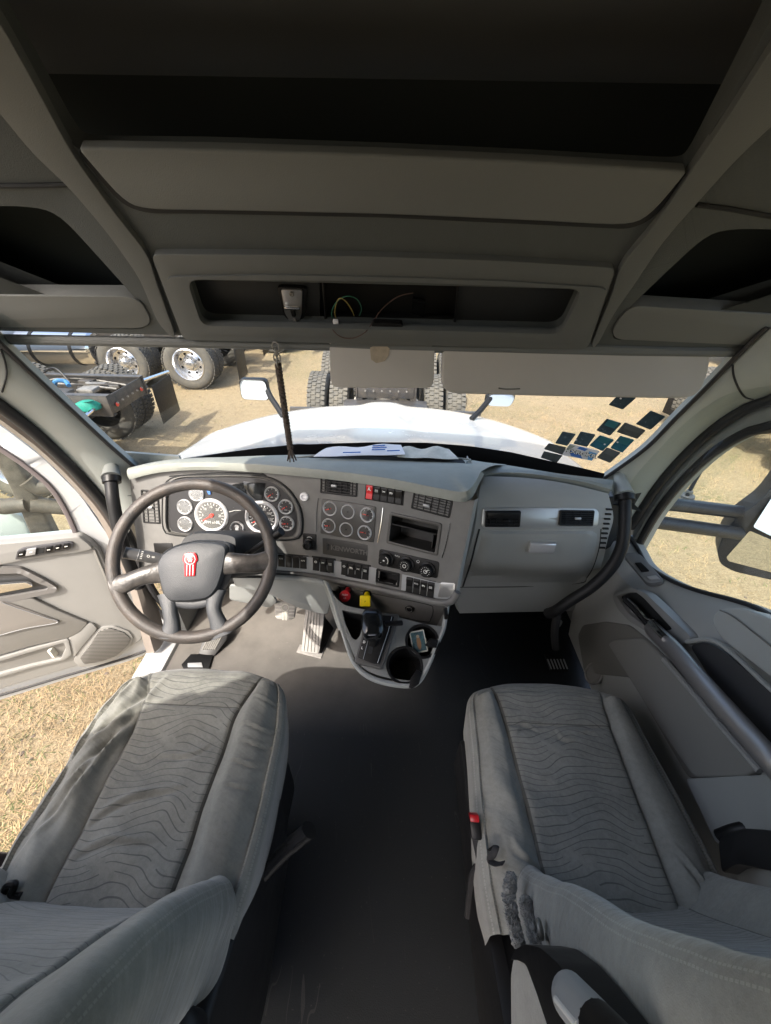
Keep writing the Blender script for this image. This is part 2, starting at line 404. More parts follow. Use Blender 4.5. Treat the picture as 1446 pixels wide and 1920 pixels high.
    def text(s, txt, size, m, M, depth=.0004, align='CENTER', sx=1.0, spacing=1.0, bold=0.0):
        c = bpy.data.curves.new('t', 'FONT'); c.body = txt; c.size = size; c.extrude = depth; c.align_x = align; c.align_y = 'CENTER'
        c.space_character = spacing; c.offset = bold; c.resolution_u = 2
        o = bpy.data.objects.new('t', c); COL.objects.link(o)
        dg = bpy.context.evaluated_depsgraph_get(); me = bpy.data.meshes.new_from_object(o.evaluated_get(dg))
        s.add([V((v.co.x*sx, v.co.y, v.co.z)) for v in me.vertices], [list(p.vertices) for p in me.polygons], m, M, smooth=False)
        bpy.data.objects.remove(o); bpy.data.curves.remove(c); bpy.data.meshes.remove(me); return s
    def build(s, name, parent=None, label=None, cat=None, group=None, kind=None, sharp=35, weld=False, solid=0.0):
        if weld: bmesh.ops.remove_doubles(s.bm, verts=s.bm.verts, dist=1e-5)
        s.bm.normal_update()
        for e in s.bm.edges:
            if len(e.link_faces) == 2 and e.calc_face_angle(0) > R(sharp): e.smooth = False
        me = bpy.data.meshes.new(name); s.bm.to_mesh(me); s.bm.free()
        for m in s.mats: me.materials.append(m)
        o = bpy.data.objects.new(name, me); COL.objects.link(o)
        if parent:
            o.parent = parent; o.matrix_parent_inverse = WM(parent).inverted()
        if solid:
            md = o.modifiers.new('thickness', 'SOLIDIFY'); md.thickness = solid; md.offset = -1
        tag(o, label, cat, group, kind); return o
def WM(o):
    M = o.matrix_basis.copy()
    if o.parent:
        M = WM(o.parent) @ o.matrix_parent_inverse @ M
    return M
def tag(o, label=None, cat=None, group=None, kind=None):
    if label: o['label'] = label
    if cat: o['category'] = cat
    if group: o['group'] = group
    if kind: o['kind'] = kind
    return o
def thing(name, loc, label, cat, group=None, rz=0):
    o = bpy.data.objects.new(name, None); COL.objects.link(o); o.empty_display_size = .05
    o.location = loc; o.rotation_euler = (0, 0, rz); return tag(o, label, cat, group)
def copy_tree(o, loc=None, rz=None, label=None, parent=None):
    c = o.copy(); COL.objects.link(c); c.parent = parent
    if loc is not None: c.location = loc
    if rz is not None: c.rotation_euler = (0, 0, rz)
    if label: c['label'] = label
    for ch in o.children: copy_tree(ch, parent=c)
    return c
def circ(M, r, n=32, z=0, sx=1): return [M @ V((r*sx*math.cos(2*math.pi*k/n), r*math.sin(2*math.pi*k/n), z)) for k in range(n)]
I4 = Matrix.Identity(4)
# ================================================================== THE SETTING
GZ = -1.32
def ground_mat():
    m = bpy.data.materials.new('dry_ground'); m.use_nodes = True; nt = m.node_tree; b = nt.nodes['Principled BSDF']; X = NX(nt)
    tc = nt.nodes.new('ShaderNodeTexCoord').outputs['Object']
    big = X.noise(tc, .55, 6, .6); mid = X.noise(tc, 9, 6, .7); fine = X.noise(tc, 70, 4, .7)
    c = X.mix(mid, (.095, .070, .038), (.27, .210, .122))
    c = X.mix(X.m('MULTIPLY', X.m('SUBTRACT', fine, .42, clamp=True), 2.4, clamp=True), c, (.37, .295, .18))
    g = X.m('MULTIPLY', X.m('SUBTRACT', big, .50, clamp=True), 5, clamp=True)
    g = X.m('MULTIPLY', g, X.m('GREATER_THAN', X.noise(tc, 22, 4, .7), .5))
    c = X.mix(X.m('MULTIPLY', g, .7), c, (.08, .09, .03))
    dk = X.m('MULTIPLY', X.m('SUBTRACT', X.noise(tc, 34, 5, .75), .56, clamp=True), 5, clamp=True)
    c = X.mix(X.m('MULTIPLY', dk, .85), c, (.07, .045, .025))
    nt.links.new(c, b.inputs['Base Color']); b.inputs['Roughness'].default_value = .95
    bp = nt.nodes.new('ShaderNodeBump'); bp.inputs['Distance'].default_value = .03; bp.inputs['Strength'].default_value = .8
    nt.links.new(X.m('ADD', mid, X.m('MULTIPLY', fine, .5)), bp.inputs['Height']); nt.links.new(bp.outputs[0], b.inputs['Normal'])
    return m
g = MB(); n = 40
rows = []
for j in range(n+1):
    rows.append([V((-400+800*i/n, -300+1100*j/n, GZ)) for i in range(n+1)])
g.loft(rows, ground_mat()).build('ground', kind='structure')
# straw and dry grass tufts on the ground nearby
pebble = mat('pebble', (.13, .10, .075), .9, var=.4, vscale=3); straw = mat('dry_straw', (.36, .26, .14), .9, var=.4, vscale=2); weed = mat('green_weed', (.08, .12, .03), .9, var=.4, vscale=2)
g = MB(); rs = random.Random(3)
def tuft(cx, cy, m, s, k):
    for _ in range(k):
        x = cx+rs.gauss(0, .05)*s; y = cy+rs.gauss(0, .05)*s; a = rs.uniform(0, 6.28); h = rs.uniform(.01, .045)*s; l = rs.uniform(.02, .07)*s; wd = .002*s
        dx, dy = math.cos(a), math.sin(a)
        g.add([(x-dy*wd, y+dx*wd, GZ), (x+dy*wd, y-dx*wd, GZ), (x+dx*l, y+dy*l, GZ+h)], [(0, 1, 2)], m)
for _ in range(7500):
    if rs.random() < .45: cx, cy = rs.uniform(-3.4, -1.0), rs.uniform(0, 3.6)
    elif rs.random() < .5: cx, cy = rs.uniform(1.2, 7), rs.uniform(1.5, 8)
    else: cx, cy = rs.uniform(-6, 9), rs.uniform(3.5, 13)
    gr = rs.random() < .12
    tuft(cx, cy, weed if gr else straw, 1.2, 8)
for _ in range(700):
    if rs.random() < .4: cx, cy = rs.uniform(-3.2, -1.0), rs.uniform(.2, 3.2)
    else: cx, cy = rs.uniform(-5, 7), rs.uniform(2, 9)
    b2 = bmesh.new(); bmesh.ops.create_icosphere(b2, subdivisions=1, radius=rs.uniform(.006, .02))
    for v_ in b2.verts: v_.co = V((v_.co.x*rs.uniform(.7, 1.3), v_.co.y*rs.uniform(.7, 1.3), v_.co.z*.6))
    g.merge(b2, pebble, Matrix.Translation((cx, cy, GZ)))
g.build('dry_grass', label='dry straw and sparse weeds scattered over the sandy ground', cat='dry grass', kind='stuff')

# cab floor, sill, firewall
b = MB(); b.box((0.01, .28, -.03), (1.90, 2.56, .06), floor_m, bev=.004)
b.build('cab_floor', kind='structure')
b = MB(); b.box((-1.0, .75, -.05), (.12, 1.6, .14), white_p, bev=.02); b.box((1.02, .3, -.05), (.12, 2.4, .14), white_p, bev=.02)
b.build('door_sill', kind='structure')
kick = mat('kick_panel', (.20, .205, .2), .7, var=.1)
b = MB(); b.box((0, 1.56, .33), (1.9, .04, .70), kick, bev=.002)
b.plate([(-.93, 1.2, -.0), (-.93, 1.54, 0), (-.93, 1.54, .74), (-.93, 1.2, .74)], .03, kick, n=(1, 0, 0))
b.plate([(.95, 1.08, 0), (.95, 1.54, 0), (.95, 1.54, .6), (.95, 1.08, .6)], .03, kick, n=(-1, 0, 0))
b.build('cab_firewall', kind='structure')
b = MB()                                                   # side walls behind the doors, roof skin
b.plate([V((-.97, -.9, .0)), V((-.97, .02, .0)), V((-.97, .02, 1.15)), V((-.97, -.26, 1.79)), V((-.97, -.9, 1.85))], .06, pillar_m, n=(1, 0, 0), bev=.006)  # front edge slanted, out of view, to shape the shadow line on the seat
b.box((1.02, -.45, .95), (.06, 1.1, 1.86), pillar_m, bev=.01)
b.box((-1.0, .80, 1.825), (.06, .40, .08), pillar_m, bev=.01)
b.box((1.02, .6, 1.78), (.06, 1.2, .2), pillar_m, bev=.01)
b.plate([V((-.99, -1.0, 0)), V((.99, -1.0, 0)), V((.99, -1.0, 1.84)), V((-.99, -1.0, 1.84))], .05, pillar_m, n=(0, 1, 0), bev=.005, holes=[rnd([V((-.86, -1.0, .72)), V((.86, -1.0, .72)), V((.86, -1.0, 1.56)), V((-.86, -1.0, 1.56))], .08)])  # unseen rear wall, its opening sized to set the fill on the seats
b.build('cab_side_wall', kind='structure')
b = MB(); b.plate([V((-1.04, -1.02, 1.85)), V((1.04, -1.02, 1.85)), V((1.04, 1.22, 1.85)), V((-1.04, 1.22, 1.85)), V((-1.04, .62, 1.85)), V((-.81, .62, 1.85)), V((-.81, -.20, 1.85)), V((-1.04, -.33, 1.85))], .03, liner_m, n=(0, 0, -1))  # unseen notch over the driver door, shaped to let sun onto the seat
b.box((0, 1.215, 1.62), (2.08, .03, .48), mat('recess_back', (.02, .026, .025), .9))
b.build('cab_ceiling', kind='structure')

# --- front bulkhead above the windshield (a sloping plane)
BP, BN = V((0, .9, 1.5)), V((0, 1, .76)).normalized()
def HB(u, v, off=0): return onp(u, v, BP-BN*off, BN)
def hb(pts, off=0): return [HB(u, v, off) for u, v in pts]
def bz(x, z): return V((x, .9-.76*(z-1.5), z))
cav = hb([(128, 262), (150, 284), (400, 287), (720, 298), (1000, 311), (1284, 327), (1302, 308), (1415, 95), (1446, 35), (1560, -190), (-110, -190), (0, 45), (30, 88)])
top = 1.845
for i, p in enumerate(cav):
    if p.z > top-.02: cav[i] = bz(p.x, top-.02)
archL = rnd(hb([(-330, 388), (60, 386), (112, 402), (215, 515), (262, 568), (285, 600), (268, 617), (-330, 608)]), [.01, .05, .03, .06, .03, .02, .015, .01])
archR = rnd(hb([(1800, 440), (1375, 428), (1325, 440), (1260, 500), (1185, 572), (1148, 615), (1150, 637), (1800, 660)]), [.01, .05, .03, .06, .03, .02, .015, .01])
conh = rnd(hb([(350, 524), (1094, 542), (1052, 628), (380, 611)]), .03)
b = MB()
b.plate([bz(-1.03, 1.385), bz(1.03, 1.385), bz(1.03, 1.845), bz(-1.03, 1.845)], .035, bulk_m, n=-BN, bev=.006, seg=3, holes=[rnd(cav, .03), archL, archR, conh])
# bottom return edge above the windshield and the beams either side of the roof recess
b.tube([HB(u, v, .002) for u, v in [(-250, 632), (0, 636), (340, 642), (720, 650), (1100, 657), (1446, 660), (1750, 664)]], .012, head_m, n=10)
for bl in (((-170, -220), (0, 42), (60, 150), (135, 290), (215, 400), (278, 478), (290, 520), (330, 632), (322, 634), (296, 606), (262, 522), (204, 440), (130, 352), (60, 288), (0, 212), (-230, -40)),
           ((1640, -190), (1446, 92), (1375, 205), (1292, 328), (1230, 420), (1162, 500), (1150, 545), (1108, 650), (1118, 652), (1150, 590), (1182, 545), (1244, 452), (1312, 376), (1375, 305), (1446, 238), (1700, 0))):
    b.plate(rnd([HB(u, v, .012) for u, v in bl], .03), .016, head_m, n=-BN, bev=.008, seg=4)
for q in (((-330, 350), (60, 348), (126, 346)), ((1307, 384), (1370, 392), (1446, 406), (1800, 470))):
    b.tube([HB(u, v, .002) for u, v in q], .0035, cavity, n=6)
b.build('cab_bulkhead', kind='structure')
b = MB()                                                   # linings of the recesses
def cavbox(b, outline, depth, m):
    rows = []
    c = sum(outline, V((0, 0, 0)))/len(outline)
    o = [p+(p-c).normalized()*.004 for p in outline]
    rows.append([p+BN*.03 for p in o]); rows.append([p+BN*.03+V((0, depth, 0)) for p in o])
    b.loft([r+[r[0]] for r in rows], m); b.add([p+BN*.03+V((0, depth, 0)) for p in o], [list(range(len(o)))], m)
cavbox(b, archL, .16, MATS['recess_back']); cavbox(b, archR, .16, MATS['recess_back']); cavbox(b, conh, .10, cavity)
b.build('shelf_lining', kind='structure')
for side in (0, 1):                                        # padded lips of the corner shelves
    if side == 0: q = [(-330, 552), (240, 556), (266, 566), (285, 604), (268, 616), (-330, 612)]
    else: q = [(1800, 622), (1180, 572), (1163, 590), (1148, 622), (1158, 637), (1800, 668)]
    if side: q = [(1800, 612), (1190, 574), (1168, 588), (1147, 622), (1155, 637), (1800, 665)]
    b = MB(); b.plate(rnd(hb(q, .004), [.01, .02, .02, .02, .02, .01]), .03, lip_m, n=-BN, bev=.008, seg=3)
    o = b.build('shelf_lip', label=['grey padded shelf lip over the driver side corner above the steering wheel', 'grey padded shelf lip over the passenger side corner above the grab handle'][side], cat='shelf', group='padded lips of the two overhead corner shelves')
b = MB(); b.plate(rnd(hb([(143, 277), (400, 281), (720, 291), (1000, 304), (1291, 321), (1222, 404), (1180, 425), (1000, 415), (720, 403), (400, 396), (275, 395), (232, 380)], .012), [.01, .02, .02, .02, .008, .03, .05, .05, .05, .05, .05, .03]), .016, lip_m, n=-BN, bev=.004, seg=3)
b.build('roof_flap', label='long flat grey panel closing the roof recess above the windshield', cat='panel')
# dark gap round the long panel
b = MB(); b.plate(rnd(hb([(136, 276), (400, 279), (720, 289), (1000, 302), (1298, 320), (1226, 410), (1182, 430), (1000, 421), (720, 408), (400, 401), (273, 400), (227, 383)], .003), .02), .006, cavity, n=-BN)
b.build('panel_gap', kind='structure')
# overhead console
t = thing('overhead_console', tuple(HB(720, 620)), 'empty overhead console tray with bare wires hanging out above the windshield', 'console')
o1 = rnd(hb([(283, 477), (500, 478), (720, 482), (950, 490), (1155, 503), (1102, 655), (720, 646), (344, 638)], .014), [.015, .05, .05, .05, .015, .02, .05, .02])
h1 = rnd(hb([(350, 523), (720, 527), (1094, 541), (1053, 627), (720, 618), (378, 611)], .014), [.025, .05, .025, .025, .05, .025])
b = MB(); b.plate(o1, .016, head_m, n=-BN, bev=.005, seg=3, holes=[h1]); b.build('surround', t)
i1 = rnd(hb([(308, 520), (500, 516), (720, 520), (950, 528), (1143, 541), (1096, 643), (720, 634), (350, 627)], .018), .02)
h2 = rnd(hb([(350, 524), (720, 528), (1094, 542), (1053, 627), (720, 618), (378, 611)], .018), [.025, .05, .025, .025, .05, .025])
b = MB(); b.plate(i1, .012, head_m, n=-BN, bev=.008, seg=4, holes=[h2]); b.build('raised_rim', t)
b = MB(); back = hb([(335, 515), (600, 518), (600, 625), (350, 622)], -.035); b.plate(back, .005, liner_dark := mat('console_back', (.014, .016, .018), .6, bump=.4, bscale=500), n=-BN, bev=.002); b.build('back_panel', t); b = MB()
b.plate(hb([(858, 522), (1120, 530), (1090, 640), (850, 632)], -.035), .005, liner_dark, n=-BN, bev=.002); b.build('back_panel', t)
b = MB(); b.tube(hb([(605, 520), (609, 570), (612, 622)], -.03), .003, black_p, n=6); b.build('bay_edge', t); b = MB(); b.tube(hb([(860, 524), (855, 575), (850, 628)], -.03), .003, black_p, n=6)
b.build('bay_edge', t)
b = MB(); b.plate(rnd(hb([(519, 538), (577, 541), (574, 590), (563, 607), (545, 607), (530, 590)], -.026), .01), .008, black_p, n=-BN, bev=.003)
b.plate(rnd(hb([(527, 543), (567, 545), (566, 590), (561, 604), (544, 604), (534, 588)], -.022), .006), .004, alum, n=-BN, bev=.0015)
M, _, _ = quad_frame(hb([(540, 548), (556, 549), (556, 600), (540, 600)], -.020))
b.box((0, .0, .003), (.034, .008, .006), chrome, M, bev=.002); b.box((0, -.012, .004), (.01, .02, .008), black_p, M, bev=.003)
for (u, v) in ((547, 551), (553, 600)): Mx = Matrix.Translation(HB(u, v, -.019)-M.to_translation()) @ M; b.lathe([(.005, 0), (.0055, .002), (.003, .0035), (.0015, .002), (0, .002)], steel_m, Mx, 16)
b.build('latch_plate', t)
for nm, pts, m in (('wire', [(632, 608), (622, 590), (630, 568), (648, 556), (668, 560), (678, 578), (674, 592)], wg), ('wire', [(634, 608), (628, 585), (634, 562), (645, 562), (658, 578), (664, 592)], wy),
                   ('wire', [(626, 603), (624, 618), (640, 632), (662, 634), (682, 625), (694, 612), (716, 580), (745, 557), (775, 549)], wr)):
    b = MB(); offs = [-.03+.045*math.sin(math.pi*i/(len(pts)-1)) for i in range(len(pts))] if m is not wr else [-.01, .018, .026, .026, .026, .01, -.02, -.03, -.035]
    b.tube(spl([HB(u, v, o) for (u, v), o in zip(pts, offs)], 6), .0011, m, n=6); b.build(nm, t)
b = MB(); b.box((0, 0, 0), (.012, .018, .008), paper, basis(HB(630, 606, .0), V((1, 0, 0)), V((0, -.6, .8)), V((0, -.8, -.6))), bev=.002); b.build('connector', t); b = MB()
b.box((0, 0, 0), (.03, .045, .01), screen, basis(HB(785, 575, -.07), V((1, .0, -.2)).normalized(), V((0, -.6, .8)), V((0, -.8, -.6))), bev=.003); b.build('connector', t)
b = MB(); b.plate(rnd(hb([(700, 606), (754, 608), (756, 614), (748, 621), (702, 620), (696, 613)], .01), .005), .012, black_p, n=-BN, bev=.002); b.build('tray_clip', t)

# --- windshield
def f_ws(p): return p.y-(1.42-.25*(p.x/.83)**2-.42*(p.z-.92))
def WS(u, v, off=0): return hit(u, v, lambda p: f_ws(p)+off)
b = MB(); rows = []
for j in range(13):
    z = .84+.62*j/12; rows.append([V((x, 1.42-.25*(x/.83)**2-.42*(z-.92), z)) for x in [-.97+1.94*i/40 for i in range(41)]])
b.loft(rows, glass_w); b.build('windshield', label='wide curved truck windshield with black edge above the dashboard', cat='windshield')
frit = mat('glass_frit', (.006, .006, .007), .6)
fu_ = resample([V((u, v, 0)) for u, v in [(262, 874), (300, 868), (345, 862), (420, 849), (490, 839), (560, 834), (700, 829), (800, 830), (880, 836), (960, 848), (1030, 864), (1090, 877), (1134, 888)]], 40)
fd_ = resample([V((u, v, 0)) for u, v in [(258, 890), (300, 884), (345, 876), (420, 872), (560, 868), (700, 868), (860, 874), (980, 888), (1060, 900), (1130, 904)]], 40)
b = MB(); b.loft([[WS(p.x, p.y, .003) for p in fu_], [WS(*(p.lerp(q, .5)[:2]), .003) for p, q in zip(fu_, fd_)], [WS(p.x, p.y, .003) for p in fd_]], frit); b.build('windshield_border', kind='structure')
# pillars
def pillar(G, S, Xs, push, name):
    g3 = spl([WS(u, v, .015) for u, v in G], 6); s3 = spl([Xp(u, v, Xs) for u, v in S], 6)
    N = 28; g3 = resample(g3, N); s3 = resample(s3, N); rows = []
    for i in range(N):
        a, c = g3[i], s3[i]; mid = (a+c)/2; tocam = (CAM-mid).normalized()
        row = [a-tocam*.05+V((0, .03, 0)), a-tocam*.012, a]
        for k in range(1, 8):
            t = k/8; row.append(a.lerp(c, t)+tocam*push*math.sin(math.pi*t)**.7)
        row += [c, c-tocam*.03, c-tocam*.12]; rows.append(row)
    b = MB(); b.loft(rows, pillar_m); return b, g3, s3
b, gl, sl = pillar([(-70, 575), (5, 648), (60, 700), (130, 765), (200, 830), (262, 884)], [(-130, 640), (-40, 722), (0, 752), (77, 813), (155, 890), (203, 948), (240, 1010)], -.97, .025, 'L')
PILL = b.build('door_pillar', kind='structure')
b, gr, sr = pillar([(1440, 612), (1386, 664), (1330, 722), (1270, 782), (1210, 842), (1133, 897)], [(1560, 690), (1450, 742), (1395, 762), (1335, 800), (1275, 855), (1225, 915), (1180, 985)], .95, .03, 'R')
PILR = b.build('door_pillar', kind='structure')
b = MB(); b.tube([p+V((.004, -.004, 0)) for p in gl], .006, rubber, n=8); b.tube([p+V((-.004, -.004, 0)) for p in gr], .006, rubber, n=8)
b.build('windshield_seal', kind='structure')
# moulded parting lines on the pillars, laid on the pillar surface itself
from mathutils.bvhtree import BVHTree
def on_mesh(o, px, lift=.002):
    me = o.data; T = BVHTree.FromPolygons([v.co.copy() for v in me.vertices], [tuple(p.vertices) for p in me.polygons]); out = []
    for u, v in px:
        r = ray(u, v).normalized(); h = T.ray_cast(CAM, r)
        if h[0] is not None: out.append(h[0]-r*lift)
    return out
for o, px in ((PILL, [(2, 655), (10, 680), (12, 705), (4, 735)]), (PILR, [(1374, 684), (1376, 705), (1386, 730), (1398, 745), (1412, 749)])):
    q = on_mesh(o, px)
    if len(q) > 2: b = MB(); b.tube(spl(q, 5), .0022, cavity, n=6); b.build('pillar_joint', kind='structure')
# door aperture: rubber seals and body flange
b = MB()
b.tube([p+V((.0, -.012, .0)) for p in sl], .016, rubber, n=12); b.build('door_seal', kind='structure')
b = MB(); b.tube([p+V((0, -.012, 0)) for p in sr], .015, rubber, n=12); b.build('door_seal', kind='structure')
# left aperture flange (dusty paint) between seal and open door
fl = [(-130, 665), (-40, 742), (0, 772), (80, 834), (155, 908), (205, 968), (245, 1040), (262, 1090), (290, 1180), (300, 1215)]
f2 = [(-130, 700), (-40, 765), (0, 796), (75, 852), (148, 925), (192, 985), (225, 1060), (245, 1110), (265, 1190), (275, 1225)]
A = resample(spl([Xp(u, v, -.985) for u, v in fl], 6), 24); B2 = resample(spl([Xp(u, v, -1.03) for u, v in f2], 6), 24)
b = MB(); b.loft([[a+V((0, .06, 0)), a, a.lerp(c, .5)+V((.01, -.01, 0)), c, c+V((0, .06, 0))] for a, c in zip(A, B2)], mat('aperture_paint', (.22, .19, .165), .5, var=.2))
b.build('door_aperture', kind='structure')
b = MB(); b.tube([p+V((.0, -.005, 0)) for p in resample(spl([Xp(u, v, -.965) for u, v in [(215, 960), (250, 1020), (285, 1100), (320, 1150), (345, 1190), (352, 1240)]], 6), 20)], .014, rubber, n=10)
b.build('door_seal', kind='structure')

# ================================================================== OUTSIDE
# hood of the truck
def hood_z(x, y):
    x = (x+.05)*.93
    z = interp([(1.45, .85), (1.6, .80), (1.9, .72), (2.4, .63), (2.75, .565), (2.95, .44), (3.05, .2), (3.1, -.1)], y+.30*abs(x)**2.6)
    z -= .05*abs(x)**3
    r = abs(x)-(.10+.05*(3-y)); z += .028*(1/(1+math.exp(r*45)))*min(1, max(0, (y-1.6)*1.6))
    if abs(x) > .98: z -= 8*(abs(x)-.98)**2+ (abs(x)-.98)*.6
    return z
b = MB(); rows = []
for j in range(61):
    y = 1.52+1.56*j/60; rows.append([V((x, y-.10*(x*x), hood_z(x, y))) for x in [-1.34+2.58*i/96 for i in range(97)]])
b.loft(rows, white_p); t = thing('truck_hood', (0, 1.6, .8), 'wide white truck hood with a raised centre in front of the windshield', 'hood')
b.build('hood_skin', t)
b = MB(); b.tube([V((s*.62, 1.62+.0, hood_z(.62, 1.62)+.001)).lerp(V((s*.36, 2.75, hood_z(.36, 2.75)+.001)), k/10) for s in (1,) for k in range(11)], .0015, silver, n=4)
b.bm.free(); b = MB()
b.box((0, 3.0, -.45), (2.0, .12, .9), chrome, bev=.04); b.build('grille', t)
cowl = mat('cowl_black', (.012, .013, .014), .6, bump=.3, bscale=300)
b = MB(); rows = []
for j in range(5):
    rows.append([V((x, 1.34+.34*j/4-.2*(x/.85)**2, .83-.04*j/4+.0)) for x in [-.88+1.76*i/30 for i in range(31)]])
b.loft(rows, cowl); b.build('cowl_panel', kind='structure')
# wipers
for s, (u0, v0), (u1, v1), lb in ((0, (470, 846), (640, 838), 'black wiper lying across the driver side foot of the windshield'), (1, (1000, 872), (820, 842), 'black wiper lying across the passenger side foot of the windshield')):
    t = thing('wiper', tuple(WS(u0, v0, -.04)), lb, 'wiper', 'pair of windshield wipers at rest')
    A, B2 = WS(u0, v0, -.04), WS(u1, v1, -.03)
    b = MB(); b.tube([A, A.lerp(B2, .5)+V((0, .01, .012)), B2], .006, black_p, n=8); b.build('wiper_arm', t)
    C0, C1 = A.lerp(B2, .15)+V((0, .0, -.012)), B2+V(((.12 if s == 0 else -.12), 0, -.008))
    b = MB(); b.tube([C0, C1], .005, rubber, n=6, flat=1.8); b.build('wiper_blade', t)
# fender mirrors on the hood
def fender_mirror(q, stem, lb):
    d = 2.6; c0 = W(sum(p[0] for p in q)/4, sum(p[1] for p in q)/4, d); P = [onp(u, v, c0, V((.06, -1, .02))) for u, v in q]; M, wd, hg = quad_frame(P)
    t = thing('fender_mirror', tuple(W(*stem[-1], d-.1)), lb, 'mirror', 'pair of fender mirrors on the hood')
    o = rnd(P, .03); b = MB(); b.plate([p-M.col[2].xyz*.002 for p in [M @ ((M.inverted() @ p)*1.1) for p in o]], .05, black_p, n=M.col[2].xyz, bev=.008, seg=3); b.build('mirror_shell', t)
    b = MB(); b.plate([p+M.col[2].xyz*.004 for p in o], .005, mirror_m, n=M.col[2].xyz); b.build('mirror_pane', t)
    b = MB(); b.tube(spl([W(u, v, d+.02-.1*i/len(stem)) for i, (u, v) in enumerate(stem)], 5), .018, black_p, n=10); b.build('mirror_arm', t)
fender_mirror([(449, 713), (497, 714), (504, 750), (455, 748)], [(500, 728), (508, 745), (520, 763), (532, 782)], 'black fender mirror on the driver side of the hood beside the hanging cord')
fender_mirror([(917, 740), (967, 740), (957, 762), (913, 760)], [(924, 738), (918, 748), (902, 768), (884, 786)], 'black fender mirror on the passenger side of the hood under the long visor')

# wheels and chassis
def build_wheel(parent, cx, cy, cz, side, dual, rimkind):
    # axis along local x; side = outward sign
    Rt, wt = .52, .29
    A = basis(V((cx, cy, cz)), V((0, 1, 0)), V((0, 0, 1)), V((1, 0, 0)) if side > 0 else V((-1, 0, 0)))
    if side < 0: A = basis(V((cx, cy, cz)), V((0, -1, 0)), V((0, 0, 1)), V((-1, 0, 0)))
    for d in range(2 if dual else 1):
        off = -d*.34
        t = MB(); w2 = wt/2
        t.lathe([(.30, off-w2+.03), (.36, off-w2), (.46, off-w2+.0), (.505, off-w2+.025), (Rt, off-w2+.05), (Rt, off+w2-.05), (.505, off+w2-.025), (.46, off+w2), (.36, off+w2), (.30, off+w2-.03)], tyre_m, A, 48, cap=False)
        # tread blocks
        nb = 44
        for k in range(nb):
            for q, zo in enumerate((-.105, -.035, .035, .105)):
                a = 2*math.pi*(k+(.5 if q % 2 else 0))/nb
                Mb = A @ Matrix.Rotation(a, 4, 'Z') @ Matrix.Translation((Rt+.006, 0, off+zo))
                t.box((0, 0, 0), (.016, .052, .058), tyre_m, Mb)
        o = t.build('tyre', parent)
        if d == 0:
            r = MB()
            if rimkind == 'deep':
                r.lathe([(.31, w2-.03), (.325, w2-.01), (.31, w2-.0), (.295, w2-.02), (.285, w2-.06), (.25, w2-.14), (.16, w2-.17), (.15, w2-.13), (.09, w2-.12), (.085, w2-.05), (.07, w2-.04), (0, w2-.04)], rim_m, A, 40, cap=False)
            else:
                r.lathe([(.31, w2-.03), (.325, w2-.01), (.31, 0+w2), (.29, w2-.05), (.2, w2-.08), (.16, w2-.02), (.08, w2-.02), (.08, w2+.05), (0, w2+.05)], rim_m, A, 40, cap=False)
            for k in range(10):
                a = 2*math.pi*k/10; r.cyl(.014, w2-.15, w2-.10, steel_m, A @ Matrix.Translation((.115*math.cos(a), .115*math.sin(a), 0)), 8)
            for k in range(8):
                a = 2*math.pi*(k+.5)/8; r.lathe([(.027, w2-.148), (0, w2-.148)], black_m, A @ Matrix.Translation((.205*math.cos(a), .205*math.sin(a), 0)) @ Matrix.Rotation(.0, 4, 'Y'), 12)
            rr = r.build('rim', o)
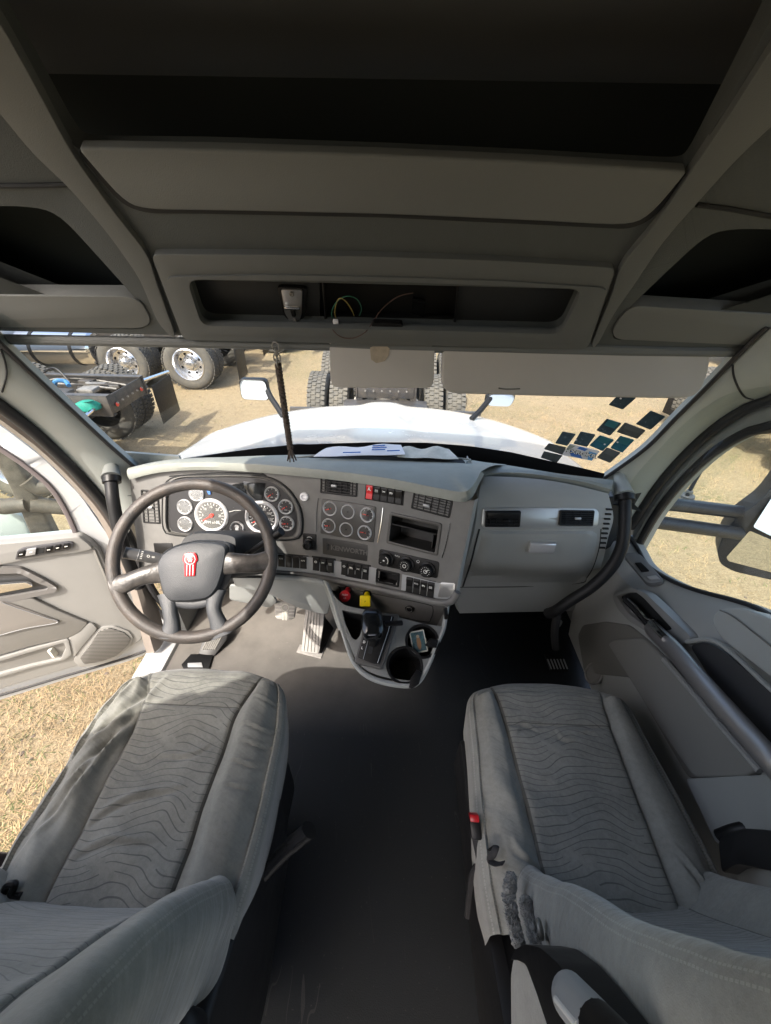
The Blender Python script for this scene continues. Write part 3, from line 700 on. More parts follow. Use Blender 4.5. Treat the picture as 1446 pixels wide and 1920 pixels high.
def chassis(name, loc, rz, label, cat, wheels, length=7, lights=True, flaps=True, group='parked truck chassis ahead of the cab', tank=False, tailbar=False, extras=None):
    t = thing(name, (0, 0, 0), label, cat, group)
    zf = .98
    for s in (-1, 1):
        b = MB(); b.box((s*.43, length/2, zf), (.03, length, .26), frame_m, bev=.006)
        b.box((s*.40, length/2, zf+.13), (.09, length, .012), frame_m); b.box((s*.40, length/2, zf-.13), (.09, length, .012), frame_m)
        b.build('frame_rail', t)
    for yy in (.02, 1.75, 3.3, 5):
        b = MB(); b.box((0, yy, zf), (.82, .06 if yy > 1 else .015, .24), frame_m, bev=.01)
        for k in range(6): b.cyl(.012, 0, .02, steel_m, basis(V((-.3+.12*k, yy-.03, zf)), V((1, 0, 0)), V((0, 0, 1)), V((0, -1, 0))), 8)
        b.build('crossmember', t)
    for yy in wheels:
        b = MB(); b.tube([(-.85, yy, .54), (.85, yy, .54)], .07, frame_m, n=12); b.lathe([(.08, -.18), (.2, -.1), (.22, 0), (.2, .1), (.08, .2)], frame_m, basis(V((0, yy, .56)), V((1, 0, 0)), V((0, 0, 1)), V((0, 1, 0))), 20)
        for s in (-1, 1):
            b.tube(spl([(s*.43, yy-.5, zf-.15), (s*.44, yy, .64), (s*.43, yy+.5, zf-.15)], 6), .035, steel_m, n=8, flat=1.3)
            b.cyl(.11, .55, .82, black_p, Matrix.Translation((s*.43, yy+.35, 0)), 18)
        b.build('axle', t)
        for s in (-1, 1):
            wt = bpy.data.objects.new('wheel', None); COL.objects.link(wt); wt.empty_display_size = .1; wt.parent = t; wt.location = (s*1.06, yy, .52)
            wt.matrix_parent_inverse = Matrix.Identity(4)
            build_wheel(wt, s*1.06, yy, .52, s, True, 'deep')
    # piping and air tanks between the rails
    b = MB(); rr = random.Random(5)
    for k in range(5):
        x0 = rr.uniform(-.35, .35); b.tube(spl([(x0, .2, zf+rr.uniform(-.1, .1)), (x0+rr.uniform(-.1, .1), 1.1, zf+.08), (x0+rr.uniform(-.1, .1), 2.2, zf-.05), (x0, 4, zf+.05)], 6), .012, frame_m if k % 2 else steel_m, n=6)
    b.cyl(.13, -.3, .3, frame_m, basis(V((0, 2.5, zf+.02)), V((0, 1, 0)), V((0, 0, 1)), V((1, 0, 0))), 20, bev=.03)
    b.box((.1, .55, zf+.05), (.35, .22, .06), steel_m, bev=.01); b.box((-.2, .8, zf+.08), (.2, .3, .05), frame_m, bev=.01)
    for k in range(14):
        x0, y0_ = rr.uniform(-.36, .36), rr.uniform(.15, 3.2); b.box((x0, y0_, zf+rr.uniform(-.05, .1)), (rr.uniform(.04, .16), rr.uniform(.05, .2), rr.uniform(.03, .1)), frame_m if k % 3 else steel_m, bev=.008, rot=Matrix.Rotation(rr.uniform(-.6, .6), 4, 'Z'))
    for k in range(6):
        x0 = rr.uniform(-.4, .4); y0_ = rr.uniform(.2, 2.4); b.tube(spl([(x0, y0_, zf+.05), (x0+rr.uniform(-.2, .2), y0_+.25, zf+rr.uniform(.1, .25)), (x0+rr.uniform(-.3, .3), y0_+.6, zf+.02)], 6), .014, black_p, n=6)
    b.build('chassis_fittings', t)
    if flaps:
        for s in (-1, 1):
            b = MB(); b.box((s*1.03, .10, .55), (.60, .012, .62), black_p, bev=.004); f = b.build('mudflap', t)
            b = MB(); b.tube([(s*.43, .14, zf+.02), (s*1.34, .12, .90)], .024, chrome if extras else alum, n=10); b.build('flap_bracket', f)
    for s in (-1, 1):
        if not lights: break
        b = MB(); b.cyl(.03, 0, .02, refl_r, basis(V((s*.3, .0, zf-.02)), V((1, 0, 0)), V((0, 0, 1)), V((0, -1, 0))), 16, bev=.008); b.build('tail_light', t)
    if flaps:
        for s in (-1, 1):
            for k, mm in enumerate((refl_r, refl_w, refl_r) if not extras else ()):
                b = MB(); b.box((s*(.62+.16*k), .07, .94), (.14, .012, .05), mm, bev=.003); b.build('reflector', t)
    if tank:
        b = MB(); b.cyl(.33, -.75, .75, chrome, basis(V((-1.0, 3.75, .78)), V((1, 0, 0)), V((0, 0, 1)), V((0, -1, 0))), 36, bev=.04)
        for q in (-.4, .4): b.lathe([(.333, q-.03), (.34, q-.03), (.34, q+.03), (.333, q+.03)], black_p, basis(V((-1.0, 3.75, .78)), V((1, 0, 0)), V((0, 0, 1)), V((0, -1, 0))), 36)
        b.build('fuel_tank', t)
        b = MB(); b.plate(rnd([V((-1.12, 4.7, .35)), V((-1.12, 8.2, .35)), V((-1.12, 8.2, 2.6)), V((-1.12, 5.6, 2.6)), V((-1.12, 4.7, 1.3))], .15), 2.2, white_p, n=(-1, 0, 0), bev=.06); b.build('cab_body', t)
    if tailbar:
        b = MB(); b.box((0, -.42, .80), (2.65, .06, .12), frame_m, bev=.01); b.box((0, -.2, .80), (1.2, .42, .08), frame_m, bev=.01); b.build('rear_bar', t)
    t.location = loc; t.rotation_euler = (0, 0, rz)
    return t
lead = chassis('truck_chassis', (-.10, 5.75, GZ), 0, 'bare truck chassis straight ahead seen from behind with four knobby dual tyres', 'truck chassis', (.55, 1.9), flaps=False, tailbar=True, lights=False)
near = chassis('truck_chassis', (-3.62, 5.30, GZ), R(90), 'nearest truck chassis on the left with black mudflaps and a teal cloth on it', 'truck chassis', (.95, 2.3), extras=1)
far = chassis('truck_chassis', (-3.15, 9.6, GZ), R(92), 'second truck chassis on the left with a polished deep-dish wheel and fuel tank', 'truck chassis', (1.15, 2.5), tank=True)
third = chassis('truck_chassis', (-2.3, 12.7, GZ), R(90), 'farthest truck chassis on the left half hidden behind the others', 'truck chassis', (1.1, 2.45))
b = MB()
cl = [Zp(168, 758, -.30)+V((dx*.62, dy*.62, 0)) for dx, dy in ((-.3, -.12), (-.1, -.2), (.15, -.14), (.2, .05), (0, .16), (-.25, .1))]
cl = spl(cl, 5, True); b.loft([[p+V((0, 0, -.05)) for p in cl], cl, [p.lerp(Zp(168, 757, -.27), .5)+V((0, 0, .04)) for p in cl], [p.lerp(Zp(168, 757, -.25), .92)+V((0, 0, .03)) for p in cl]], teal_m, closed_u=True, capu=True)
b.build('teal_cloth', label='bright teal cloth lying on the nearest chassis', cat='cloth')
b = MB(); b.tube(spl([Zp(117, 724, -.22)+V(q) for q in ((-.12, .02, 0), (-.05, 0, .07), (.04, .04, .05), (.12, -.03, .02))], 5), .028, lblue_m, n=8); b.build('blue_rag', label='small blue rag tied on the frame rail of the nearest chassis', cat='rag')
chassis('truck_chassis', (5.3, 5.9, GZ), R(-70), 'dark truck chassis seen through the top of the passenger window', 'truck chassis', (.6, 1.9))
# white trucks beyond
def parked_cab(loc, rz, label):
    t = thing('parked_truck', (0, 0, 0), label, 'truck', 'white parked trucks at the edge of the yard')
    b = MB(); prof = [(-2.6, .55), (-2.6, 1.35), (-2.4, 1.5), (-1.0, 1.75), (-.55, 2.75), (-.2, 3.0), (1.3, 3.05), (1.4, 2.9), (1.4, .55)]
    P = rnd([V((-1.1, y, z)) for y, z in prof], .15); b.plate(P, 2.2, white_p, n=(-1, 0, 0), bev=.12, seg=4); b.build('cab_body', t)
    b = MB(); b.plate([(-.85, -.98, 1.85), (.85, -.98, 1.85), (.85, -.6, 2.68), (-.85, -.6, 2.68)], .02, screen, n=(0, -1, .4)); b.build('cab_window', t)
    for s in (-1, 1):
        b = MB(); b.plate(rnd([V((s*1.11, -.35, 1.8)), V((s*1.11, .8, 1.8)), V((s*1.11, .8, 2.6)), V((s*1.11, -.15, 2.6))], .06), .02, screen, n=(s, 0, 0)); b.build('side_window', t)
    b = MB(); b.box((0, -2.62, 1.0), (1.3, .08, .75), chrome, bev=.03)
    for k in range(8): b.box((0, -2.67, .7+.085*k), (1.2, .02, .02), black_p)
    b.build('grille', t)
    b = MB(); b.box((0, -2.65, .5), (2.35, .25, .32), chrome, bev=.05); b.build('bumper', t)
    for s in (-1, 1):
        wt = bpy.data.objects.new('wheel', None); COL.objects.link(wt); wt.parent = t; wt.location = (s*.98, -1.7, .52)
        build_wheel(wt, s*.98, -1.7, .52, s, False, 'flat')
        b = MB(); b.box((s*.9, -2.55, 1.05), (.3, .12, .2), glass_g if 0 else silver, bev=.04); b.build('headlight', t)
    t.location = loc; t.rotation_euler = (0, 0, rz); return t
parked_cab((-9.5, 6.2, GZ), R(-80), 'white parked truck far left whose side shows at the corner of the windshield')
parked_cab((9.9, 11.2, GZ), R(100), 'white parked truck far right showing in the corner beside the long visor')
# steel wheel parts: children copies keep their places
# mirrors and arms outside the passenger window
t = thing('door_mirror', tuple(W(1240, 960, 1.85)), 'large black framed truck mirror on two arms outside the passenger window', 'mirror')
def arm(b, A, B2, r): b.tube([A, A.lerp(B2, .5), B2], r, arm_m, n=14, flat=1.25)
arm_m = mat('mirror_arm_paint', (.022, .024, .03), .45, var=.4, vscale=40)
A0, A1 = Xp(1215, 940, 1.12), W(1400, 962, 1.85)
b = MB(); b.tube([A0, A1], .030, arm_m, n=14); b.build('upper_arm', t)
b = MB(); b.tube([Xp(1205, 975, 1.12), W(1385, 1000, 1.85)], .030, arm_m, n=14); b.build('lower_arm', t)
ol = [(1530, 800), (1470, 880), (1446, 915), (1425, 940), (1380, 972), (1358, 998), (1345, 1035), (1350, 1058), (1375, 1072), (1446, 1088), (1530, 1098)]
_mn = V((-.42, -.90, -.06)).normalized(); _mx = V((0, 0, 1)).cross(_mn).normalized(); Mq = basis(W(1450, 1000, 1.8), _mx, _mn.cross(_mx), _mn)
def MP(u, v, off=0): return onp(u, v, Mq.translation+Mq.col[2].xyz*off, Mq.col[2].xyz)
b = MB(); b.plate(rnd([MP(u, v) for u, v in ol], .03), .10, arm_m, n=Mq.col[2].xyz, bev=.02, seg=4); b.build('mirror_shell', t)
n3 = (Mq.col[2].xyz+V((0, 0, .42))).normalized(); c3 = MP(1470, 950, .02)
b = MB(); b.plate(rnd([onp(u, v, c3, n3) for u, v in [(1530, 868), (1446, 935), (1412, 988), (1446, 1005), (1530, 1020)]], .01), .003, mat('tinted_mirror', (.36, .39, .41), .05, metal=1), n=n3); b.build('main_mirror', t)
b = MB(); b.plate(rnd([MP(u, v, .004) for u, v in [(1406, 995), (1446, 1012), (1530, 1028), (1530, 1085), (1446, 1073), (1366, 1052), (1362, 1045)]], .01), .003, mirror_m, n=Mq.col[2].xyz); b.build('wide_angle_mirror', t)
t = thing('antenna', tuple(W(1290, 930, 1.83)), 'thin black antenna standing on the upper mirror arm outside the passenger window', 'antenna')
b = MB(); b.tube([W(1288, 930, 1.80), W(1300, 908, 1.81), W(1340, 840, 1.83), W(1365, 800, 1.84)], lambda s: .009-.004*s, black_p, n=8); b.build('mast', t)
b = MB(); b.lathe([(.032, 0), (.03, .012), (.016, .02), (.013, .035), (0, .035)], steel_m, Matrix.Translation(W(1287, 932, 1.82)), 20); b.build('foot', t)
# ================================================================== DASHBOARD
YC = [(-1.05, 1.12), (-.77, 1.115), (-.4, 1.10), (-.17, 1.07), (0, 1.01), (.12, .955), (.26, .885), (.42, .80)]
def f_dash(p): return p.y-(interp(YC, p.x)-.43*(.98-p.z))
def D(u, v, off=0): 
    P = hit(u, v, lambda p: f_dash(p)+off*1.09); return P
def dq(*c): return [D(u, v) for u, v in c]
def f_dasho(off): return lambda p: f_dash(p)+off*1.09
dash = thing('dashboard', (0, 1.2, .7), 'grey brown truck dashboard with gauges, vents and rocker switches under the windshield', 'dashboard')
topl = [(243, 893), (300, 880), (380, 876), (470, 880), (560, 888), (650, 898), (740, 912), (820, 928), (868, 938), (890, 938)]
botl = [(262, 1068), (330, 1072), (420, 1074), (500, 1077), (560, 1083), (620, 1093), (700, 1108), (770, 1120), (840, 1128), (852, 1122)]
tp = resample([V((u, v, 0)) for u, v in topl], 60); bt = resample([V((u, v, 0)) for u, v in botl], 60)
def dash_sheet(name, t0, t1, off, m, i0=0, i1=59, nrow=14, solid=.01, par=dash):
    rows = []
    for j in range(nrow+1):
        t = t0+(t1-t0)*j/nrow; rows.append([D(*(tp[i].lerp(bt[i], t)[:2]), off) for i in range(i0, i1+1)])
    b = MB(); b.loft(rows, m); return b.build(name, par, solid=0)
CUB = [(733, 960), (830, 982), (820, 1042), (723, 1018)]
TRAY = [(712, 1070), (748, 1077), (744, 1098), (708, 1088)]
def inquad(x, y, q, e=0.0):
    cx_ = sum(p[0] for p in q)/4; cy_ = sum(p[1] for p in q)/4; ok = True
    for i in range(4):
        (ax_, ay_), (bx_, by_) = q[i], q[(i+1) % 4]
        ax_, ay_ = cx_+(ax_-cx_)*(1-e), cy_+(ay_-cy_)*(1-e); bx_, by_ = cx_+(bx_-cx_)*(1-e), cy_+(by_-cy_)*(1-e)
        if (bx_-ax_)*(y-ay_)-(by_-ay_)*(x-ax_) < 0: ok = False
    return ok
NIX, NJX = 240, 70
t2_ = resample(tp, NIX+1); b2_ = resample(bt, NIX+1)
gpx = [[t2_[i].lerp(b2_[i], j/NJX) for i in range(NIX+1)] for j in range(NJX+1)]
gv = [D(p.x, p.y) for r in gpx for p in r]; gf = []
for j in range(NJX):
    for i in range(NIX):
        c = (gpx[j][i]+gpx[j+1][i+1])/2
        if inquad(c.x, c.y, CUB, .09) or inquad(c.x, c.y, TRAY, .05): continue
        gf.append((j*(NIX+1)+i, j*(NIX+1)+i+1, (j+1)*(NIX+1)+i+1, (j+1)*(NIX+1)+i))
b = MB(); b.add(gv, gf, dash_face); b.build('fascia', dash)
# right return of the centre stack (rounded corner then pale side)
cor = [(868, 938, 1.098), (890, 938, 1.105), (903, 930, 1.16), (912, 922, 1.26)]
b = MB(); rows = []
for t, pu in zip([k/10 for k in range(11)], range(11)):
    v = 938+(1125-938)*t; e = D(890+(852-890)*t, v); f = e+V((.03, .10, 0)); dzz = V((0, 0, -.05*(1-t)**3)); f = f+dzz; g2 = e+V((.045, .30, -.10*(1-t))); rows.append([e, e+V((.012, .012, 0)), e+V((.018, .04, 0))+dzz*.5, f, g2])
b.loft(rows, grey_trim); b.build('stack_side', dash)
# padded top
lip = [(238, 884), (300, 871), (380, 867), (470, 870), (560, 877), (650, 886), (740, 899), (820, 915), (862, 922), (880, 918), (892, 902), (902, 884)]
lipb = [(243, 899), (300, 886), (380, 881), (470, 885), (560, 893), (650, 903), (740, 917), (820, 933), (864, 941), (884, 935), (898, 908), (908, 889)]
rear = [(250, 880), (300, 868), (370, 860), (450, 856), (540, 853), (640, 852), (740, 853), (830, 858), (880, 862), (905, 866), (930, 869), (950, 871)]
def DL(u, v, off): return D(u, v, off) if u < 890 else None
L3 = [D(u, v, .022) if u < 881 else W(u, v, 1.085+.13*(u-880)/28) for u, v in lip]
L2 = [D(u, v, .020) if u < 881 else W(u, v, 1.085+.13*(u-880)/28) for u, v in lipb]
R3 = [Zp(u, v, .945) for u, v in rear]
L3 = spl([L3[round(i)] for i in range(len(L3))], 5); L2 = spl(L2, 5); R3 = resample(spl(R3, 6), len(L3))
b = MB(); rows = [[p+V((0, .03, .004)) for p in L2], L2, [a.lerp(c, .5)+V((0, -.004, 0)) for a, c in zip(L2, L3)], L3]
for t in (.06, .15, .3, .5, .7, .85, 1): rows.append([a.lerp(c, t)+V((0, 0, .010*math.sin(math.pi*min(1, t*1.2)))) for a, c in zip(L3, R3)])
rows.append([p+V((0, .03, -.06)) for p in R3])
b.loft(rows, dash_pad); b.build('padded_top', dash)
# demister trough
b = MB(); tr = [Zp(u, v, .966) for u, v in [(585, 856), (700, 853), (868, 861), (874, 868), (852, 886), (760, 876), (690, 868), (560, 863)]]
b.plate(rnd(tr, .01), .004, black_m, n=(0, 0, 1), bev=.001)
b.tube(spl([p+V((0, 0, .002)) for p in tr], 4, True), .003, dash_pad, n=8, closed=True); b.build('demister_tray', dash)
b = MB(); b.box((0, .0, 0), (.05, .012, .003), paper_c, basis(Zp(433, 865, .975), V((1, .3, 0)).normalized(), V((-.3, 1, 0)).normalized(), V((0, 0, 1)))); b.bm.free()

# ---- passenger side dash
PZ = [(.45, 1.20), (.55, 1.12), (.62, 1.05), (.66, 1.02), (.72, 1.005), (.80, 1.00), (.865, 1.012), (.90, 1.03), (.94, 1.06), (.965, 1.11), (.975, 1.2)]
def f_pd(p): return p.y-(interp(PZ, p.z)+.10*max(0, p.x-.55)**2*4)
def PD(u, v, off=0): return hit(u, v, lambda p: f_pd(p)+off)
lp = [(905, 893), (898, 930), (893, 975), (886, 1010), (870, 1065), (858, 1100), (858, 1134), (862, 1150)]
rp = [(1140, 925), (1147, 950), (1150, 975), (1140, 1010), (1128, 1060), (1112, 1100), (1100, 1130), (1090, 1145)]
def midp(u, v): return u, v
ltop = [(905, 890), (940, 889), (985, 893), (1040, 902), (1095, 913), (1140, 925)]
b = MB(); rows = []; NL = 26
LL = resample(spl([V((u, v, 0)) for u, v in lp], 6), NL); RR = resample(spl([V((u, v, 0)) for u, v in rp], 6), NL)
for j in range(NL):
    row = []
    for i in range(33):
        s = i/32; q = LL[j].lerp(RR[j], s); sag = (1-j/(NL-1))*(-9*math.sin(math.pi*s))
        row.append(PD(q.x, q.y+sag))
    dq_ = V((0, 0, -.07*(1-j/(NL-1))**2)); row.append(row[-1]+V((.02, .05, 0))+dq_*.4); row.append(row[-1]+V((.02, .15, 0))+dq_)
    rows.append([row[0]+V((-.03, .14, 0)), row[0]+V((-.012, .03, 0))]+row)
b.loft(rows, grey_trim); b.build('passenger_fascia', dash)
# top deck of the passenger side
fr = resample(spl([PD(u, v, .004) for u, v in [(903, 891), (940, 886), (990, 888), (1050, 896), (1100, 905), (1146, 918)]], 6), 30)
rr = resample(spl([Zp(u, v, .945) for u, v in [(895, 866), (950, 872), (1000, 880), (1050, 888), (1100, 894), (1150, 900)]], 6), 30)
b = MB(); b.loft([[p+V((0, .004, -.02)) for p in fr], fr, [a.lerp(c, .15)+V((0, 0, .006)) for a, c in zip(fr, rr)], [a.lerp(c, .6)+V((0, 0, .004)) for a, c in zip(fr, rr)], rr, [p+V((0, .03, -.06)) for p in rr]], dash_pad); b.build('passenger_top', dash)
# seam lines of the passenger side
def seam(pts, f=PD, r=.0016, m=cavity, par=dash, nm='seam'):
    b = MB(); b.tube(spl([f(u, v, .0004) for u, v in pts], 6), r, m, n=6); return b.build(nm, par)
# glove box door
b = MB(); gb = [(902, 992), (1000, 994), (1124, 992), (1122, 1020), (1112, 1058), (1098, 1082), (1086, 1090), (980, 1097), (872, 1099), (882, 1060), (893, 1025)]
rows = []
for j in range(13):
    t = j/12; v0 = 993+t*(1097-993); l = interp([(993, 902), (1025, 894), (1060, 884), (1098, 871)], v0); r2 = interp([(992, 1125), (1040, 1119), (1075, 1103), (1097, 1083)], v0)
    rows.append([PD(l+(r2-l)*i/16, v0-(2 if 0 else 0)+ -3*t*(i/16), .009 if 0 < i < 16 and 0 < j < 12 else -.004) for i in range(17)])
b.loft(rows, grey_trim); gbx = b.build('glove_box', dash, label='plain grey glove box lid with a chrome latch')
M = surf_frame(1013, 1021, f_pd, .012)
b = MB(); b.plate(rnd([M @ V((x, y, -.002)) for x, y in ((-.045, .026), (.045, .026), (.045, -.026), (.03, -.034), (-.035, -.034), (-.045, -.026))], .008), .003, grey_trim, n=M.col[2].xyz, bev=.001)
b.build('latch_surround', gbx)
b = MB(); b.box((0, .002, .006), (.082, .040, .012), mat('latch_chrome', (.8, .8, .81), .18, metal=.6), M, bev=.004, seg=3); b.build('latch', gbx)
# trim strip with two vents
ts = rnd([PD(u, v, .006) for u, v in [(906, 953), (1010, 952), (1118, 954), (1124, 962), (1122, 985), (1112, 990), (1000, 991), (908, 991), (903, 985)]], .006)
b = MB(); b.plate(ts, .006, mat('trim_silver', (.42, .43, .43), .3, metal=.5), bev=.002); b.build('trim_strip', dash)
def vent(q, par, ny=4, nx=5, knob=(0, 0), half=False, tilt=False):
    M, w, h = quad_frame(q); b = MB()
    o = [M @ V((x*w/2, y*h/2, .003)) for x, y in ((-1, 1), (1, 1), (1, -1), (-1, -1))]
    hh = [M @ V((x*(w/2-.0055), y*(h/2-.0055), .003)) for x, y in ((-1, 1), (1, 1), (1, -1), (-1, -1))]
    b.plate(rnd(o, .005), .008, black_p, n=M.col[2].xyz, bev=.0015, holes=[rnd(hh, .003)]); o1 = b.build('air_vent', par)
    b = MB(); b.box((0, 0, -.003), (w-.008, h-.008, .003), cavity, M)
    for k in range(ny):
        y = (h-.014)*((k+.5)/ny-.5); b.box((0, y, .0025), (w-.011, .0016 if ny < 7 else .0013, .007), black_p, M @ Matrix.Translation((0, 0, 0)), rot=Matrix.Rotation(R(-20), 4, 'X'))
    for k in range(nx):
        x = (w-.014)*((k+.5)/nx-.5); b.box((x, 0, .0005), (.0015, h-.011, .005), black_p, M)
    if half: b.box((0, h*.26, .006), (w-.012, h*.42, .002), black_p, M @ Matrix.Rotation(R(8), 4, 'X'), bev=.001)
    b.build('slats', o1)
    b = MB(); b.box((knob[0]*w, knob[1]*h, .008), (.02, .008, .006), silver if not half else black_p, M, bev=.0025); b.build('vent_knob', o1); return o1
vent([PD(u, v, .008) for u, v in [(909, 958), (976, 958), (976, 988), (910, 988)]], dash, half=True, knob=(.1, -.1))
vent([PD(u, v, .008) for u, v in [(1050, 956), (1115, 957), (1112, 986), (1049, 986)]], dash, ny=6, nx=4, knob=(0, 0))
vent(dq((601, 894), (672, 901), (669, 932), (601, 924)), dash, ny=4, nx=6, knob=(-.1, .05))
vent(dq((776, 920), (850, 938), (843, 972), (771, 953)), dash, ny=5, nx=5, knob=(-.1, -.1))
vent(dq((262, 916), (296, 921), (303, 981), (272, 982)), dash, ny=9, nx=2, knob=(.0, 0))
seam([(858, 1101), (872, 1101), (980, 1100), (1084, 1094), (1100, 1086)])
seam([(1127, 992), (1124, 1025), (1113, 1062), (1100, 1084), (1090, 1092)])
seam([(899, 992), (893, 1015), (883, 1055), (868, 1100)], r=.003)
# saw-tooth vent slots at the end of the fascia
b = MB()
for k in range(9):
    P = PD(1142-1.6*k, 955+9*k, .004); b.box((0, 0, 0), (.018, .004, .006), cavity, basis(P, V((1, 0, 0)), V((0, 0, 1)), V((0, -1, 0))))
b.build('end_slots', dash)
# lower panel below the glove box and dark gap beside the door
b = MB(); low = [(858, 1103), (980, 1103), (1085, 1098), (1115, 1088), (1100, 1130), (1060, 1138), (940, 1141), (858, 1136)]
b.plate(rnd([PD(u, v, .010) for u, v in low], .01), .02, grey_trim, bev=.004); b.bm.free()
b = MB(); rows = []
for t in range(6): rows.append([PD(858+ (1100-858)*i/12, 1134+4*t/5, -.0)+V((0, .05*t, -.01*t)) for i in range(13)])
b.loft(rows, door_dark); b.build('knee_panel', dash)
b = MB(); b.plate([(.66, 1.12, .86), (.90, 1.2, .86), (.90, 1.25, .45), (.62, 1.25, .45)], .01, cavity, n=(0, -1, 0)); b.build('side_gap', dash)
b = MB(); b.plate([(-.93, 1.22, .95), (-.70, 1.20, .95), (-.70, 1.2, .6), (-.93, 1.25, .55)], .01, pillar_m, n=(0, -1, 0)); b.build('side_filler', dash)

# ---- instrument cluster
oc = [(318, 905), (340, 895), (400, 893), (455, 893), (500, 897), (530, 912), (550, 935), (561, 962), (562, 992), (552, 1008), (500, 1010), (400, 1006), (330, 1001), (312, 990), (310, 950), (312, 920)]
ocr = resample(spl([V((u, v, 0)) for u, v in oc], 6, True)+[V((*oc[0], 0))], 70)[:-1]
ctr = V((438, 952, 0))
def ring_rows(levels):
    rows = []
    for sc_, off in levels: rows.append([D(*(ctr+(p-ctr)*sc_)[:2], off) for p in ocr])
    return rows
b = MB(); rows = ring_rows([(1.035, .0), (1.02, .010), (1.0, .012), (.985, .006), (.93, -.012)]); b.loft([r+[r[0]] for r in rows], dash_face)
b.tube([D(*(ctr+(p-ctr)*1.045)[:2], .001) for p in ocr], .0022, cavity, n=6, closed=True)
clus = b.build('instrument_cluster', dash)
b = MB(); rows = ring_rows([(.95, .0025), (.6, .0025), (.2, .0025), (.01, .0025)]); b.loft([r+[r[0]] for r in rows], gface); b.build('cluster_face', clus)
def Mscale(M, s): return M @ Matrix.Scale(s, 4)
def gauge(u, v, r, par, needle=0.0, ticks=9, big=False, lens=False, off=.004, nums=None, emb=None, facem=None, frame=None):
    M = surf_frame(u, v, f_dash, off) if frame is None else frame
    b = MB(); b.lathe([(r*.80, .0005), (r*.84, .004), (r*.93, .0065), (r*1.0, .004), (r*1.03, 0)], ring_m, M, 40, cap=False)
    b.lathe([(r*.82, .001), (0, .001)], facem or gface, M, 40, cap=False); g = b.build('gauge', par)
    b = MB()
    for k in range(ticks):
        a = R(225-270*k/(ticks-1)); Mt = M @ Matrix.Rotation(a, 4, 'Z') @ Matrix.Translation((r*.70, 0, .0014)); b.box((0, 0, 0), (r*(.16 if k % 2 == 0 or not big else .08), r*(.035 if big else .07), .0004), white_l, Mt)
    if nums:
        for k, s in enumerate(nums):
            a = R(225-270*k/(len(nums)-1)); b.text(s, r*.2, white_l, M @ Matrix.Translation((r*.52*math.cos(a), r*.52*math.sin(a), .0014)))
    if emb: b.text(emb, r*.22, white_l, M @ Matrix.Translation((0, -r*.42, .0014)))
    b.build('dial_marks', g)
    if needle is not None:
        b = MB(); Mn = M @ Matrix.Rotation(R(needle), 4, 'Z'); b.add([(-r*.18, -r*.055, .0035), (r*.66, -r*(.015 if big else .035), .0035), (r*.66, r*(.015 if big else .035), .0035), (-r*.18, r*(.055 if big else .09), .0035)], [(0, 1, 2, 3)], needle_m, Mn)
        b.cyl(r*.11, .0015, .0048, black_p if not big else needle_m, Mn, 16); b.build('needle', g)
    b = MB(); b.lathe([(r*.82, .0052), (0, .0056)], glass_g if not lens else glass_lens, M, 32, cap=False); b.build('lens', g)
    return g
glass_lens = glass('glare_lens', (.9, .9, .9), .06, .15, .10)  # diffuse white in the lens stands in for glare on the left dials
pxr = lambda px: px*1.25/750
for (u, v) in ((370, 925), (348, 950), (349, 982)): gauge(u, v, pxr(15), clus, needle=None, ticks=5, lens=True, facem=gface)
gauge(398, 966, pxr(33), clus, needle=212, ticks=19, big=True, lens=False, nums=['0', '5', '10', '15', '20', '25', '30'], emb='RPM x100', facem=mat('glare_face', (.10, .10, .095), .5))  # rev counter face paled, glare put into its colour
gauge(492, 970, pxr(33), clus, needle=212, ticks=19, big=True, nums=['0', '20', '40', '60', '80', '100', '120', '140'], emb='km/h')
kwm = gauge(446, 990, pxr(14), clus, needle=None, ticks=2)
for (u, v, nd, em) in ((511, 926, 215, 'OIL'), (537, 950, 215, 'H2O'), (539, 981, 190, 'FUEL')): gauge(u, v, pxr(14.5), clus, needle=nd, ticks=7, emb=em)
def emblem(M, s, m, mw):
    # shield like badge: round head over a tapering body with vertical bars
    b = MB()
    body = [(-.42, -1.0), (.42, -1.0), (.48, .12), (.62, .35), (.55, .72), (.4, .95), (.28, 1.0), (.15, .93), (.05, 1.0), (-.05, .93), (-.15, 1.0), (-.28, .93), (-.45, .95), (-.6, .7), (-.62, .35), (-.48, .12)]
    b.plate([M @ V((x*s, y*s, .002)) for x, y in body], .002, m, n=M.col[2].xyz, bev=.0005)
    b.torus(.42*s, .035*s, mw, M @ Matrix.Translation((0, .42*s, .0022)), 32, 6)
    b.text('K', .38*s, mw, M @ Matrix.Translation((0, .56*s, .0024)), bold=.002*s); b.text('W', .38*s, mw, M @ Matrix.Translation((0, .28*s, .0024)), bold=.002*s)
    for x in (-.25, .0, .25): b.box((x*s, -.48*s, .0024), (.07*s, .9*s, .0006), mw, M)
    return b
emblem(surf_frame(446, 990, f_dash, .0055), .012, silver, white_l).build('dial_emblem', clus)
b = MB(); b.plate([D(u, v, .006) for u, v in [(415, 905), (458, 905), (462, 930), (418, 928)]], .002, screen, bev=.0005)
b.plate([D(u, v, .006) for u, v in [(456, 902), (497, 906), (490, 945), (470, 930), (456, 912)]], .001, screen, bev=.0003); b.build('message_screen', clus)
b = MB(); b.plate([D(u, v, .0075) for u, v in [(384, 913), (393, 915), (395, 927), (391, 927)]], .0008, blue_m); b.tube([D(430, 960, .008), D(440, 957, .008), D(452, 957, .008)], .0008, white_l, n=5); b.build('warning_marks', clus)
seam([(318, 893), (380, 888), (440, 887), (494, 890), (500, 898), (520, 906), (545, 928), (562, 958), (567, 985), (563, 1003), (548, 1012), (520, 1014)], f=D, r=.0022)
